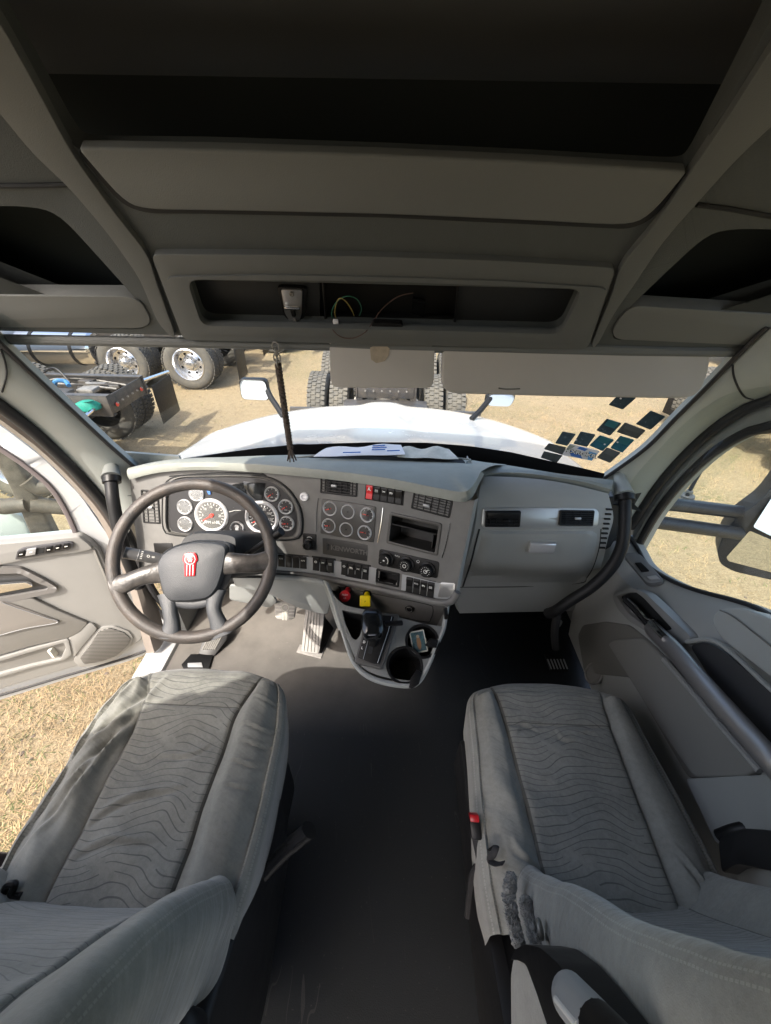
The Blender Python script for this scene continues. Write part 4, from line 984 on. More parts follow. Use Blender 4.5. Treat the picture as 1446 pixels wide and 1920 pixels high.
seam([(490, 886), (496, 890), (500, 897), (518, 905)], f=D, r=.002)
# keyed switch, knob, bright lines
M = surf_frame(571, 931, f_dash, 0); b = MB(); b.lathe([(.0135, 0), (.0145, .003), (.013, .007), (.008, .008), (.005, .004), (0, .004)], paper, M, 28); b.build('round_button', dash)
def slab(q, m, th=.006, r=.003, bev=.0015, name='panel_insert', off=.003, par=dash, **k):
    M, w, h = quad_frame(q); o = [M @ V((x*w/2, y*h/2, off)) for x, y in ((-1, 1), (1, 1), (1, -1), (-1, -1))]
    b = MB(); b.plate(rnd(o, r), th, m, n=M.col[2].xyz, bev=bev); return b.build(name, par, **k), M, w, h
o, M, w, h = slab(dq((568, 999), (593, 1002), (594, 1031), (569, 1029)), black_p, name='dimmer_panel')
b = MB(); Mk = M @ Matrix.Translation((0, -.007, .003)); b.lathe([(.019, 0), (.0185, .006), (.015, .008), (.0145, .024), (.012, .027), (.009, .0275), (.008, .022), (0, .022)], black_p, Mk, 30); b.build('dimmer_knob', o)
b = MB(); b.tube([M @ V((.008*math.cos(a), .012+.004*math.sin(a), .0035)) for a in [R(k*20) for k in range(10)]], .0008, white_l, n=5); b.build('symbol', o)
b = MB(); b.tube(spl([D(u, v, .002) for u, v in [(597, 934), (594, 960), (593, 997)]], 5), .0012, chrome, n=6); b.build('bright_line', dash)
b = MB(); b.tube(spl([D(u, v, .002) for u, v in [(718, 952), (714, 985), (708, 1017)]], 5), .0012, chrome, n=6); b.build('bright_line', dash)
b = MB(); b.tube(spl([D(u, v, .002) for u, v in [(844, 981), (838, 1015), (829, 1046)]], 5), .0012, chrome, n=6); b.build('bright_line', dash)
# six gauge panel
o, M, w, h = slab(dq((604, 935), (707, 950), (700, 1017), (601, 1000)), mat('gauge_plate', (.05, .048, .045), .45, bump=.2, bscale=800), r=.006, name='gauge_panel')
for u, v, nd in ((620, 953, 205), (654, 959, 190), (690, 965, 180), (618, 985, 190), (651, 992, 215), (685, 998, 185)): gauge(u, v, pxr(14.2)*.98, o, needle=nd, ticks=7, off=.0035)
# name plate
o, M, w, h = slab(dq((600, 1008), (699, 1023), (697, 1055), (600, 1038)), emb_gray, name='name_plate', off=-.001)
b = MB(); b.text('KENWORTH', .0215, mat('embossed_letters', (.10, .097, .093), .4), M @ Matrix.Translation((.012, 0, -.0005)), depth=.0012, sx=1.02, bold=.0004); b.build('lettering', o)
emblem(M @ Matrix.Translation((-.064, 0, -.001)), .011, emb_gray, mat('embossed_mark', (.05, .05, .05), .4)).build('plate_emblem', o)
# rocker switches
def rocker(q, par, m=black_p, sym=None, thin=False, dot=False, lab=None):
    M, w, h = quad_frame(q); b = MB(); w2, h2 = w/2*.94, h/2
    prof = [(-h2, .001), (-h2, .006), (-h2*.2, .0045), (h2*.75, .0085), (h2, .0075), (h2, .001)]
    prof = rnd([V((0, y, z)) for y, z in prof], .0018)
    P = [M @ V((-w2, p.y, p.z)) for p in prof]; b.plate(P, 2*w2, m, n=-M.col[0].xyz, bev=.0008)
    o = b.build('rocker_switch', par, label=lab)
    if sym:
        b = MB(); Ms = M @ Matrix.Translation((0, h2*.42, .0088)) @ Matrix.Rotation(R(8), 4, 'X')
        s = w2
        if sym == 'fan': b.torus(s*.35, s*.06, white_l, Ms, 16, 5); b.box((0, 0, 0), (s*.9, s*.1, .0004), white_l, Ms)
        elif sym == 'bars':
            for k in (-1, 0, 1): b.box((k*s*.35, 0, 0), (s*.16, s*.55, .0004), white_l, Ms)
            b.box((0, -s*.45, 0), (s*1.0, s*.1, .0004), white_l, Ms)
        elif sym == 'text': b.text('PTO', s*.7, white_l, Ms)
        elif sym == 'word': b.text('AUX', s*.62, white_l, Ms)
        elif sym == 'truck': b.box((-s*.15, .0, 0), (s*.7, s*.4, .0004), white_l, Ms); b.box((s*.38, -s*.05, 0), (s*.25, s*.25, .0004), white_l, Ms); b.torus(s*.12, s*.04, white_l, Ms @ Matrix.Translation((-s*.3, -s*.35, 0)), 10, 4); b.torus(s*.12, s*.04, white_l, Ms @ Matrix.Translation((s*.3, -s*.35, 0)), 10, 4)
        elif sym == 'x': b.box((0, 0, 0), (s, s*.12, .0004), white_l, Ms, rot=Matrix.Rotation(R(25), 4, 'Z')); b.box((0, 0, 0), (s, s*.12, .0004), white_l, Ms, rot=Matrix.Rotation(R(-25), 4, 'Z'))
        elif sym == 'A': b.text('A', s*1.5, white_l, Ms, bold=.0003)
        b.build('symbol', o)
    return o
def row(q, n, par, syms, reds=()):
    TL, TR, BR, BL = [V((*c, 0)) for c in q]; out = []
    for k in range(n):
        a, c = (k+.04)/n, (k+.96)/n
        qq = [TL.lerp(TR, a), TL.lerp(TR, c), BL.lerp(BR, c), BL.lerp(BR, a)]
        rocker([D(p.x, p.y) for p in qq], par, red_s if k in reds else black_p, syms[k], lab='red hazard rocker switch' if k in reds else None)
def bank(q, syms, reds=(), pad=2):
    TL, TR, BR, BL = q; Q = [(TL[0]-pad, TL[1]-pad), (TR[0]+pad, TR[1]-pad), (BR[0]+pad, BR[1]+pad), (BL[0]-pad, BL[1]+pad)]
    o, *_ = slab(dq(*Q), black_m, th=.004, r=.002, bev=.0005, off=.0015, name='switch_bank'); row(q, len(syms), o, syms, reds)
# metal strip under the fascia
st_t = [(500, 1036), (560, 1042), (620, 1050), (700, 1064), (770, 1080), (822, 1093), (853, 1095)]
st_b = [(500, 1068), (560, 1072), (620, 1080), (700, 1095), (770, 1110), (820, 1122), (850, 1124)]
A = resample([V((u, v, 0)) for u, v in st_t], 140); B2 = resample([V((u, v, 0)) for u, v in st_b], 140)
for lo_, hi__, nm_ in ((0, 707, 'switch_strip'), (752, 999, 'switch_strip')):
    Q = [(a, c) for a, c in zip(A, B2) if lo_ <= a.x <= hi__]
    b = MB(); b.loft([[D(a.x, a.y, -.001) for a, c in Q], [D(a.x, a.y, .002) for a, c in Q], [D(*(a.lerp(c, .5)[:2]), .0028) for a, c in Q], [D(c.x, c.y, .002) for a, c in Q], [D(c.x, c.y, -.002) for a, c in Q]], silver); b.build(nm_, dash)
bank(((522, 1039), (577, 1044), (576, 1066), (522, 1061)), ['word', None, None, 'word'])
bank(((588, 1044), (629, 1050), (626, 1073), (586, 1068)), ['fan', 'x', 'bars'])
bank(((642, 1052), (695, 1062), (691, 1087), (639, 1076)), ['fan', 'truck', 'x', 'bars'])
bank(((688, 908), (757, 919), (754, 946), (686, 934)), ['A', 'bars', 'x', 'truck', None], reds=(0,))
bank(((765, 1081), (818, 1093), (813, 1120), (759, 1107)), [None, 'text', 'truck', 'bars'])
M, w, h = quad_frame(dq((708, 1066), (751, 1075), (747, 1101), (704, 1090)))
b = MB(); b.plate(rnd([M @ V((x*w/2, y*h/2, .005)) for x, y in ((-1, 1), (1, 1), (1, -1), (-1, -1))], .004), .006, black_p, n=M.col[2].xyz, bev=.001, holes=[rnd([M @ V((x*(w/2-.005), y*(h/2-.005), .005)) for x, y in ((-1, 1), (1, 1), (1, -1), (-1, -1))], .002)]); o = b.build('coin_tray', dash)
b = MB(); b.add([M @ V((x*(w/2-.004), y*(h/2-.004), .003-.04*k)) for k in (0, 1) for x, y in ((-1, 1), (1, 1), (1, -1), (-1, -1))], [(0, 1, 5, 4), (1, 2, 6, 5), (2, 3, 7, 6), (3, 0, 4, 7), (4, 5, 6, 7)], black_m, smooth=False); b.build('tray_well', o)
b = MB()                                                    # bright end cap of the strip
e0 = [D(u, v, .0045) for u, v in [(826, 1092), (854, 1094), (851, 1120), (820, 1121)]]; b.plate(rnd(e0, .006), .006, alum, bev=.002); b.build('strip_end', dash)
# pale roll under the strip
rl = resample(spl([D(u, v, .004) for u, v in [(495, 1074), (560, 1078), (620, 1087), (700, 1103), (770, 1118), (822, 1130), (846, 1128), (858, 1110)]], 6), 40)
b = MB(); b.tube(rl, .011, dash_face, n=12, flat=.9); b.build('lower_roll', dash)
# storage cubby
q = [(733, 960), (830, 982), (820, 1042), (723, 1018)]
o, M, w, h = slab(dq(*q), black_p, name='storage_cubby', off=.002, th=.003, r=.005); bpy.data.objects.remove(o)
b = MB(); oo = [M @ V((x*w/2, y*h/2, .004)) for x, y in ((-1, 1), (1, 1), (1, -1), (-1, -1))]; hh = [M @ V((x*(w/2-.009), y*(h/2-.009), .004)) for x, y in ((-1, 1), (1, 1), (1, -1), (-1, -1))]
b.plate(rnd(oo, .008), .006, mat('cubby_rim', (.06, .057, .053), .45), n=M.col[2].xyz, bev=.002, holes=[rnd(hh, .004)]); cub = b.build('storage_cubby', dash)
pocket = mat('pocket_plastic', (.016, .016, .017), .5, var=.6, vscale=25, dirt=(.04, .038, .035))
dp_ = .085; wi, hi_ = w-.014, h-.014
b = MB(); b.add([M @ V((x*wi/2*(1-.06*(k)), y*hi_/2*(1-.08*k), .003-dp_*k)) for k in (0, 1) for x, y in ((-1, 1), (1, 1), (1, -1), (-1, -1))], [(0, 1, 5, 4), (1, 2, 6, 5), (2, 3, 7, 6), (3, 0, 4, 7), (4, 5, 6, 7)], pocket, smooth=False)
b.box((0, h*.14, -.022), (wi*.97, .003, .045), black_p, M, bev=.001); b.box((w*.36, -h*.16, -.03), (.004, h*.42, .05), black_p, M, bev=.001)
b.cyl(.008, -dp_+.001, -dp_+.002, black_m, M @ Matrix.Translation((0, -h*.05, 0)), 20)
b.build('cubby_lining', cub)
# climate knobs
o, M, w, h = slab(dq((714, 1029), (825, 1054), (820, 1084), (708, 1058)), black_p, name='climate_panel', r=.008)
for i, (u, v) in enumerate(((726, 1047), (764, 1057), (803, 1067))):
    Mk = surf_frame(u, v, f_dash, .004); b = MB(); b.lathe([(.024, 0), (.0235, .004), (.0195, .006), (.0185, .020), (.017, .022), (.0165, .0205), (0, .0205)], black_p, Mk, 36); k = b.build('climate_knob', o)
    b = MB()
    for q in range(11 if i else 1):
        a = R(225-27*q); b.box((.0125*math.cos(a), .0125*math.sin(a), .021), (.0016, .0016, .0004), white_l, Mk)
    b.tube([Mk @ V((.013*math.cos(R(a)), .013*math.sin(R(a)), .021)) for a in range(-30, 90, 12)] if i == 0 else [Mk @ V((.005*math.cos(R(a)), .005*math.sin(R(a)), .021)) for a in range(0, 361, 30)], .0009, white_l, n=5)
    if i == 2: b.box((.004, .004, .021), (.002, .012, .0006), white_l, Mk, rot=Matrix.Rotation(R(-45), 4, 'Z'))
    if i == 0: b.box((-.001, .0, .021), (.005, .004, .0004), white_l, Mk)
    b.build('knob_marks', k)
b = MB(); b.text('AUTO', .006, white_l, surf_frame(746, 1042, f_dash, .0045)); b.torus(.004, .0006, white_l, surf_frame(785, 1052, f_dash, .0045), 16, 4); b.build('panel_marks', o)
# small park switch left of the column
o, M, w, h = slab(dq((289, 1018), (325, 1018), (325, 1038), (290, 1038)), black_p, name='switch_pocket', off=.002)

# ---- lower centre: sloping console
PC, NC = V((.05, .60, .615)), V((0, -.42, 1)).normalized()
def CP(u, v, off=0): return onp(u, v, PC+NC*off, NC)
def cp(pts, off=0): return [CP(u, v, off) for u, v in pts]
con = thing('centre_console', (.05, .75, .0), 'grey centre console with gear selector, parking brake knobs and two cup holders', 'console')
# riser behind (brown panel carrying the knobs)
RP = [(614, 1088), (640, 1095), (700, 1107), (770, 1122), (842, 1134), (838, 1150), (828, 1176), (800, 1172), (745, 1158), (690, 1145), (648, 1137), (630, 1125)]
def f_riser(p): return (p-D(700, 1100)).dot(V((.25, 1, -.12)).normalized())
def RZ(u, v, off=0): return hit(u, v, lambda p: f_riser(p)+off)
b = MB(); b.plate(rnd([RZ(u, v) for u, v in RP], .012), .02, dash_face, bev=.003); riser = b.build('knob_panel', con)
b = MB(); b.tube(spl([RZ(u, v, .0005) for u, v in [(640, 1101), (720, 1117), (800, 1133), (812, 1142), (808, 1160), (796, 1166), (720, 1150), (652, 1136), (638, 1125), (638, 1104)]], 5, True), .0012, cavity, n=5, closed=True); b.build('seam', con)
outc = [(616, 1100), (628, 1124), (640, 1165), (654, 1205), (668, 1240), (688, 1258), (720, 1270), (768, 1277), (790, 1272), (806, 1240), (818, 1210), (832, 1180), (828, 1174), (800, 1171), (745, 1157), (690, 1144), (648, 1136), (632, 1124)]
hol1 = circ(Matrix.Identity(4), 1, 3)
cup_c = [(759, 1247, .043), (792, 1202, .041)]
holes = []
for u, v, r in cup_c:
    c = CP(u, v); X1 = V((1, 0, 0)); Y1 = NC.cross(X1); holes.append([c+X1*(r*math.cos(a))+Y1*(r*math.sin(a)) for a in [2*math.pi*k/36 for k in range(36)]])
tri = rnd(cp([(641, 1143), (652, 1146), (684, 1151), (676, 1190), (668, 1201), (660, 1196), (648, 1170)]), .006)
b = MB(); b.plate(rnd(cp(outc), [.005, .01, .03, .03, .04, .04, .03, .03, .02, .03, .02, .005, .005, .02, .02, .02, .02, .01, .01]), .012, console_g := mat('console_grey', (.15, .155, .15), .55, bump=.3, bscale=700, var=.08), n=NC, bev=.002, seg=2, holes=holes+[tri])
b.build('console_top', con)
# outer skirt: lofted band below the console edge
ed = spl([V((u, v, 0)) for u, v in [(606, 1088), (618, 1118), (631, 1160), (645, 1205), (660, 1244), (682, 1268), (716, 1283), (766, 1290), (790, 1280), (810, 1243), (822, 1212), (835, 1182), (841, 1150), (846, 1118)]], 6)
edo = [CP(p.x, p.y, -.004) for p in ed]; cc = CP(735, 1180)
b = MB(); inner = [p+(cc-p)*.06+NC*.006 for p in edo]
b.loft([[p-NC*.004+(cc-p)*.03 for p in inner], inner, [(a+c)/2+NC*.004 for a, c in zip(inner, edo)], edo, [p-NC*.022+(cc-p)*.01 for p in edo]], grey_trim)
b.build('console_rim', con)
b = MB(); r1 = [p-NC*.022+(cc-p)*.012 for p in edo]
def toward(p, t): 
    q = V((cc.x+(p.x-cc.x)*(1-.55*t), p.y+(1.25-p.y)*.75*t, p.z-.5*t)); return q
b.loft([[toward(p, t) for p in r1] for t in (0, .1, .25, .45, .7, 1.0)], door_dark); b.build('console_skirt', con)
for (u, v, r) in cup_c:
    c = CP(u, v); X1 = V((1, 0, 0)); Y1 = NC.cross(X1); M = basis(c, X1, Y1, NC)
    b = MB(); b.lathe([(r+.008, -.001), (r+.006, .002), (r, .001), (r-.004, -.05), (r-.006, -.085), (0, -.085)], black_p, M, 40, cap=False); b.build('cup_holder', con)
b = MB(); cen = sum(tri, V((0, 0, 0)))/len(tri); b.loft([[p-NC*.001 for p in tri+[tri[0]]], [p-NC*.07 for p in tri+[tri[0]]]], black_m); b.add([p-NC*.07 for p in tri], [list(range(len(tri)))], black_m); b.build('side_pocket', con)
# notch plugs and corner hinge of the cup holders
b = MB(); b.plate(cp([(770, 1272), (782, 1254), (792, 1262), (786, 1282), (774, 1290), (767, 1288)], .010), .014, black_p, n=NC, bev=.003); b.build('holder_clip', con)
b = MB(); b.plate(cp([(806, 1196), (822, 1200), (819, 1214), (806, 1212), (798, 1208)], .010), .014, black_p, n=NC, bev=.003); b.build('holder_clip', con)
# gear selector
b = MB(); b.plate(rnd(cp([(689, 1146), (750, 1152), (742, 1180), (724, 1235), (716, 1255), (664, 1242), (672, 1215), (682, 1180)], .016), .008), .018, mat('gate_frame', (.06, .058, .055), .45), n=NC, bev=.004, seg=3); b.build('selector_base', con)
b = MB(); b.plate(rnd(cp([(690, 1150), (740, 1155), (733, 1185), (712, 1244), (700, 1244), (670, 1232), (676, 1212), (684, 1180)], .022), .005), .008, black_p, n=NC, bev=.002); gate = b.build('selector_gate', con)
b = MB(); b.plate(rnd(cp([(697, 1190), (704, 1192), (697, 1226), (690, 1224)], .0235), .003), .002, cavity, n=NC); b.tube(cp([(694, 1187), (681, 1236)], .0235), .0006, silver, n=5); b.tube(cp([(735, 1156), (728, 1184), (708, 1243)], .023), .0008, silver, n=5); b.build('gate_slot', gate)
for s, u, v in (('R', 690, 1184), ('N', 686, 1193), ('D', 683, 1204), ('L', 679, 1215)):
    b = MB(); b.text(s, .009, white_l, basis(CP(u, v, .0235), V((.97, -.2, 0)).normalized(), NC.cross(V((.97, -.2, 0)).normalized()), NC), bold=.0002); b.build('gear_letter', gate)
lev = thing('gear_lever', tuple(CP(700, 1205, .02)), 'black gear lever knob standing on the selector beside the yellow knob', 'gear lever')
K = CP(698, 1173, .080); ax = V((.05, -.25, 1)).normalized(); xk = V((1, .12, 0)).normalized(); xk = (xk-ax*xk.dot(ax)).normalized(); yk = ax.cross(xk)
M = basis(K, xk, yk, ax)
b = MB(); b.tube([CP(700, 1208, .02), CP(702, 1195, .04), K], .011, black_p, n=12); b.build('shaft', lev)
b = MB(); b.loft([[M @ V((sx*math.copysign(abs(math.cos(a))**.6, math.cos(a)), sy*math.copysign(abs(math.sin(a))**.6, math.sin(a)), z)) for a in [2*math.pi*k/28 for k in range(28)]] for sx, sy, z in ((.014, .014, -.045), (.024, .030, -.032), (.028, .038, -.008), (.029, .040, .012), (.027, .038, .024), (.020, .030, .031), (.006, .012, .034))], mat('gloss_black', (.006, .007, .008), .16), closed_u=True, capu=True); b.build('knob', lev)
b = MB(); b.box((-.02, -.002, .005), (.006, .045, .03), silver, M, bev=.003); b.build('side_button', lev)
b = MB(); b.box((.06, .01, -.015), (.05, .014, .01), black_p, M, bev=.004); b.build('selector_arm', lev)
# parking brake knobs
for u, v, m, oct_, lb, bu, bv in ((647, 1118, red_m, True, 'red octagonal air brake knob left of the yellow knob', 653, 1104), (685, 1127, yel_m, False, 'yellow square parking brake knob right of the red knob', 689, 1112)):
    base = RZ(bu, bv); out = (W(u, v, 1.0)-CAM).normalized()
    tip = W(u, v, (base-CAM).dot(_f)-.05); axd = (tip-base).normalized()
    xk = V((1, 0, 0)); xk = (xk-axd*xk.dot(axd)).normalized(); yk = axd.cross(xk); M0 = basis(base, xk, yk, axd); L = (tip-base).length
    b = MB(); b.lathe([(.014, -.002), (.014, .004), (.010, .006), (0, .006)], black_p, M0, 20); b.tube([base, tip], lambda s: .008+.004*s, m, n=14); pass
    fz = (-(tip-CAM).normalized()*.55+V((0, -.55, .6))).normalized(); xk = (V((1, 0, 0))-fz*fz.x).normalized(); yk = fz.cross(xk); M1 = basis(tip, xk, yk, fz)
    if oct_: P = [M1 @ V((.0185*math.cos(R(22.5+45*k)), .0185*math.sin(R(22.5+45*k)), .008)) for k in range(8)]
    else: P = rnd([M1 @ V((x*.0165, y*.0165, .008)) for x, y in ((-1, 1), (1, 1), (1, -1), (-1, -1))], .004)
    b.plate(P, .012, m, n=fz, bev=.002, seg=3); o = b.build('brake_knob', con, label=lb)
    b = MB()
    if oct_: b.text('PUSH', .0075, white_l, M1 @ Matrix.Translation((0, .004, .0083)), bold=.0001); b.text('AIR', .0065, white_l, M1 @ Matrix.Translation((0, -.006, .0083)))
    else: b.text('P', .008, black_p, M1 @ Matrix.Translation((0, -.002, .0083)))
    b.build('knob_lettering', o)
M = surf_frame(768, 1141, f_riser, .001); b = MB(); b.lathe([(.0135, 0), (.014, .003), (.011, .005), (.0095, .002), (.009, -.002), (0, -.002)], black_p, M, 28); b.lathe([(.0105, .0049), (.0095, .0055), (.0088, .003)], steel_m, M, 28, cap=False); b.build('power_socket', con)
b = MB(); b.box((0, 0, 0), (.01, .03, .02), black_p, Matrix.Translation(W(836, 1150, 1.12)), bev=.003); b.build('console_latch', con)
# card in the upper cup holder
c = CP(785, 1203, -.012); M = basis(c, V((.98, .1, .1)).normalized(), V((0, 0, 0)), V((0, 0, 0))); xk = V((.97, .17, .12)).normalized(); nk = V((-.05, -.55, .85)); nk = (nk-xk*nk.dot(xk)).normalized(); yk = nk.cross(xk); M = basis(c, xk, yk, nk)
t = thing('card', tuple(c), 'small printed card tucked into the rear cup holder', 'card')
b = MB(); b.plate(rnd([M @ V((x*.021, y*.030, .001)) for x, y in ((-1, 1), (1, 1), (1, -1), (-1, -1))], .002), .0015, paper_c, n=nk); b.build('card_stock', t)
b = MB(); b.box((0, .0, .0014), (.036, .052, .0006), mat('print_teal', (.06, .12, .14), .4, var=.6, vscale=90), M)
b.loft([[M @ V((.006*math.cos(a)*s+ox, .018*math.sin(a)*s-.004+oy, .002)) for a in [2*math.pi*k/16 for k in range(16)]] for s, ox, oy in ((1, 0, 0), (.5, 0, 0), (.01, 0, 0))], mat('print_brown', (.22, .12, .06), .5), closed_u=True); b.cyl(.0045, .0018, .0022, tan_m, M @ Matrix.Translation((0, .014, 0)), 14)
b.build('print', t)

# ---- under-dash, driver side
b = MB()
P = [W(495, 1085, 1.36), W(560, 1088, 1.34), W(612, 1096, 1.30), W(622, 1120, 1.34), W(614, 1152, 1.42), W(596, 1150, 1.46), W(560, 1140, 1.5), W(500, 1112, 1.45), W(440, 1100, 1.42), W(435, 1080, 1.38)]
b.plate(rnd(P, .012), .012, grey_trim, bev=.004); b.build('knee_panel', dash)
b = MB(); b.plate(rnd([W(430, 1098, 1.50), W(505, 1108, 1.52), W(520, 1130, 1.56), W(505, 1140, 1.62), W(430, 1125, 1.6)], .02), .01, grey_trim, bev=.003); b.build('lower_cover', dash)
b = MB(); b.tube(spl([W(495, 1081, 1.31), W(560, 1086, 1.30), W(606, 1093, 1.27), W(618, 1112, 1.28), W(628, 1145, 1.30), W(640, 1180, 1.3)], 6), .010, grey_trim, n=10); b.build('trim_roll', dash)
b = MB(); b.tube(spl([D(u, v, .006) for u, v in [(440, 1082), (500, 1082), (560, 1087)]], 4), .004, cavity, n=6); b.build('seam', dash)
b = MB(); b.plate(rnd([(-.42, 1.42, .72), (-.15, 1.42, .72), (-.15, 1.42, .30), (-.30, 1.42, .22), (-.42, 1.42, .3)], .03), .08, door_dark, n=(0, -1, 0), bev=.015); b.build('heater_box', dash)
b = MB(); b.tube(spl([(-.86, 1.22, .78), (-.83, 1.25, .65), (-.80, 1.32, .5), (-.78, 1.4, .4)], 5), .022, mat('harness_tan', (.2, .16, .10), .8, var=.4, vscale=50), n=10)
b.tube(spl([(-.80, 1.2, .74), (-.77, 1.25, .62), (-.72, 1.32, .5)], 5), .014, frame_m, n=8); b.build('wire_harness', dash)
# ================================================================== DRIVER'S DOOR (open)
DH, DNn = V((-1.05, 1.28, 0)), V((.41, -.912, 0)).normalized()
def DP(u, v, off=0): return onp(u, v, DH+DNn*off, DNn)
def dp(pts, off=0): return [DP(u, v, off) for u, v in pts]
dd = thing('driver_door', tuple(V((-1.05, 1.28, 0))), 'open white driver door with grey trim, window switches and speaker grille on the left', 'truck door')
frame_o = [(-420, 655), (-200, 690), (-60, 762), (0, 797), (80, 858), (150, 928), (200, 1000), (240, 1070), (290, 1150), (325, 1178), (320, 1198), (300, 1216), (240, 1240), (120, 1275), (0, 1312), (-200, 1368), (-420, 1420)]
win = [(-420, 780), (-200, 775), (-60, 802), (0, 838), (50, 872), (97, 912), (128, 960), (149, 1003), (80, 1010), (0, 1018), (-420, 1050)]
b = MB(); b.plate(rnd(dp(frame_o, 0), .03), .045, white_p, n=DNn, bev=.008, seg=3, holes=[rnd(dp(win, 0), .02)]); b.build('door_shell', dd)
b = MB(); b.tube(spl(dp([(-200, 778), (-60, 806), (0, 842), (50, 876), (95, 915), (124, 960), (143, 1003)], .004), 6), .009, mat('window_channel', (.13, .11, .11), .6), n=8, flat=.6)
b.tube(dp([(150, 1004), (80, 1011), (0, 1019), (-300, 1040)], .006), .007, rubber, n=8); b.build('window_seal', dd)
b = MB(); b.plate(dp(win, -.02), .004, glass_d, n=DNn); b.build('window_pane', dd)
b = MB(); b.tube(spl(dp([(-60, 748), (0, 783), (80, 843), (152, 912), (205, 985), (248, 1060), (296, 1142), (326, 1172)], .006), 6), .011, rubber, n=8)
b.tube(spl(dp([(318, 1196), (296, 1210), (240, 1233), (120, 1268), (0, 1304), (-200, 1360)], .012), 6), .006, rubber, n=8); b.build('edge_seal', dd)
tr = [(-420, 1050), (0, 1019), (80, 1012), (150, 1004), (172, 1018), (186, 1032), (200, 1062), (222, 1112), (248, 1165), (268, 1185), (266, 1200), (238, 1216), (180, 1238), (100, 1262), (0, 1292), (-420, 1420)]
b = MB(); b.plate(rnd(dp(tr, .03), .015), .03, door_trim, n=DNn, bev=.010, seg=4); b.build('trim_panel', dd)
# raised ledge along the sill
b = MB(); b.plate(rnd(dp([(-420, 1072), (0, 1020), (80, 1013), (148, 1006), (168, 1022), (175, 1030), (150, 1036), (80, 1045), (0, 1060), (-420, 1130)], .042), .01), .012, door_trim, n=DNn, bev=.005, seg=3); b.build('sill_ledge', dd)
sp_ = dp([(28, 1050), (32, 1034), (44, 1028), (128, 1016), (138, 1018), (137, 1026), (128, 1032), (40, 1048)], .050)
b = MB(); b.plate(rnd(sp_, .006), .012, mat('switch_plate', (.06, .06, .065), .4), n=DNn, bev=.003); swp = b.build('window_switch_panel', dd)
for q in ([(34, 1036), (46, 1033), (46, 1043), (32, 1046)], [(50, 1031), (68, 1028), (66, 1040), (48, 1043)], [(86, 1027), (98, 1025), (96, 1035), (85, 1037)], [(103, 1024), (114, 1022), (113, 1031), (102, 1033)], [(119, 1021), (130, 1020), (129, 1028), (118, 1030)]):
    b = MB(); b.plate(rnd(dp(q, .056), .002), .006, silver if q[0][0] in (50,) else black_p, n=DNn, bev=.0015); b.build('window_switch', swp)
    b = MB(); c = sum(dp(q, .0566), V((0, 0, 0)))/4; b.box((0, 0, 0), (.010, .003, .0006), white_l, basis(c, V((0, 0, 1)).cross(DNn).normalized(), V((0, 0, 1)), DNn)); b.build('symbol', swp)
b = MB(); b.plate(dp([(69, 1028), (83, 1027), (82, 1037), (67, 1040)], .0515), .002, cavity, n=DNn); b.build('switch_well', swp)
# inner handle surround
hs = [(-300, 1085), (0, 1064), (38, 1065), (60, 1076), (84, 1088), (108, 1103), (104, 1111), (80, 1116), (0, 1134), (-300, 1180)]
hh = [(-300, 1098), (0, 1076), (36, 1075), (55, 1084), (70, 1093), (92, 1101), (88, 1107), (60, 1111), (0, 1122), (-300, 1162)]
b = MB(); b.plate(rnd(dp(hs, .045), .012), .02, mat('handle_bezel', (.15, .145, .14), .45), n=DNn, bev=.006, seg=3, holes=[rnd(dp(hh, .045), .01)]); hb_ = b.build('handle_bezel', dd)
b = MB(); b.plate(dp([(-300, 1094), (0, 1072), (38, 1073), (94, 1102), (60, 1113), (0, 1124), (-300, 1166)], .032), .004, mat('bezel_well', (.05, .05, .05), .4), n=DNn); b.build('handle_well', hb_)
b = MB(); b.plate(rnd(dp([(-300, 1118), (0, 1096), (50, 1092), (60, 1096), (62, 1101), (0, 1113), (-300, 1142)], .050), .006), .01, chrome, n=DNn, bev=.003); b.build('door_handle', hb_)
# dark armrest insert
b = MB(); b.plate(rnd(dp([(-300, 1150), (0, 1130), (60, 1122), (110, 1146), (166, 1169), (150, 1186), (128, 1197), (60, 1212), (0, 1229), (-300, 1300)], .044), .012), .015, door_dark, n=DNn, bev=.006, seg=3); b.build('door_insert', dd)
b = MB(); b.plate(rnd(dp([(-300, 1148), (0, 1128), (30, 1136), (80, 1154), (112, 1166), (104, 1171), (50, 1180), (0, 1193), (-300, 1255)], .052), .012), .012, mat('door_pad', (.185, .172, .155), .65, bump=.4, bscale=500), n=DNn, bev=.006, seg=3); b.build('padded_panel', dd)
b = MB(); b.tube(spl(dp([(4, 1130), (40, 1143), (85, 1158), (108, 1167), (50, 1178), (0, 1191)], .0535), 8), .0015, silver, n=5); b.build('stitching', dd)
# map pocket
b = MB(); b.plate(rnd(dp([(-300, 1300), (0, 1234), (60, 1216), (128, 1198), (135, 1228), (120, 1238), (60, 1252), (0, 1270), (-300, 1350)], .046), .01), .016, door_trim, n=DNn, bev=.004, holes=[rnd(dp([(-280, 1304), (0, 1240), (60, 1222), (120, 1205), (124, 1216), (114, 1236), (60, 1248), (0, 1264), (-280, 1340)], .046), .01)]); b.build('pocket_rim', dd)
b = MB(); b.plate(dp([(-290, 1302), (0, 1237), (60, 1219), (124, 1201), (128, 1222), (118, 1238), (60, 1250), (0, 1267), (-290, 1345)], .0315), .003, door_dark, n=DNn); b.box((0, 0, 0), (.014, .03, .05), paper_c, Matrix.Translation(DP(100, 1222, .036)), bev=.002); b.build('map_pocket', dd)
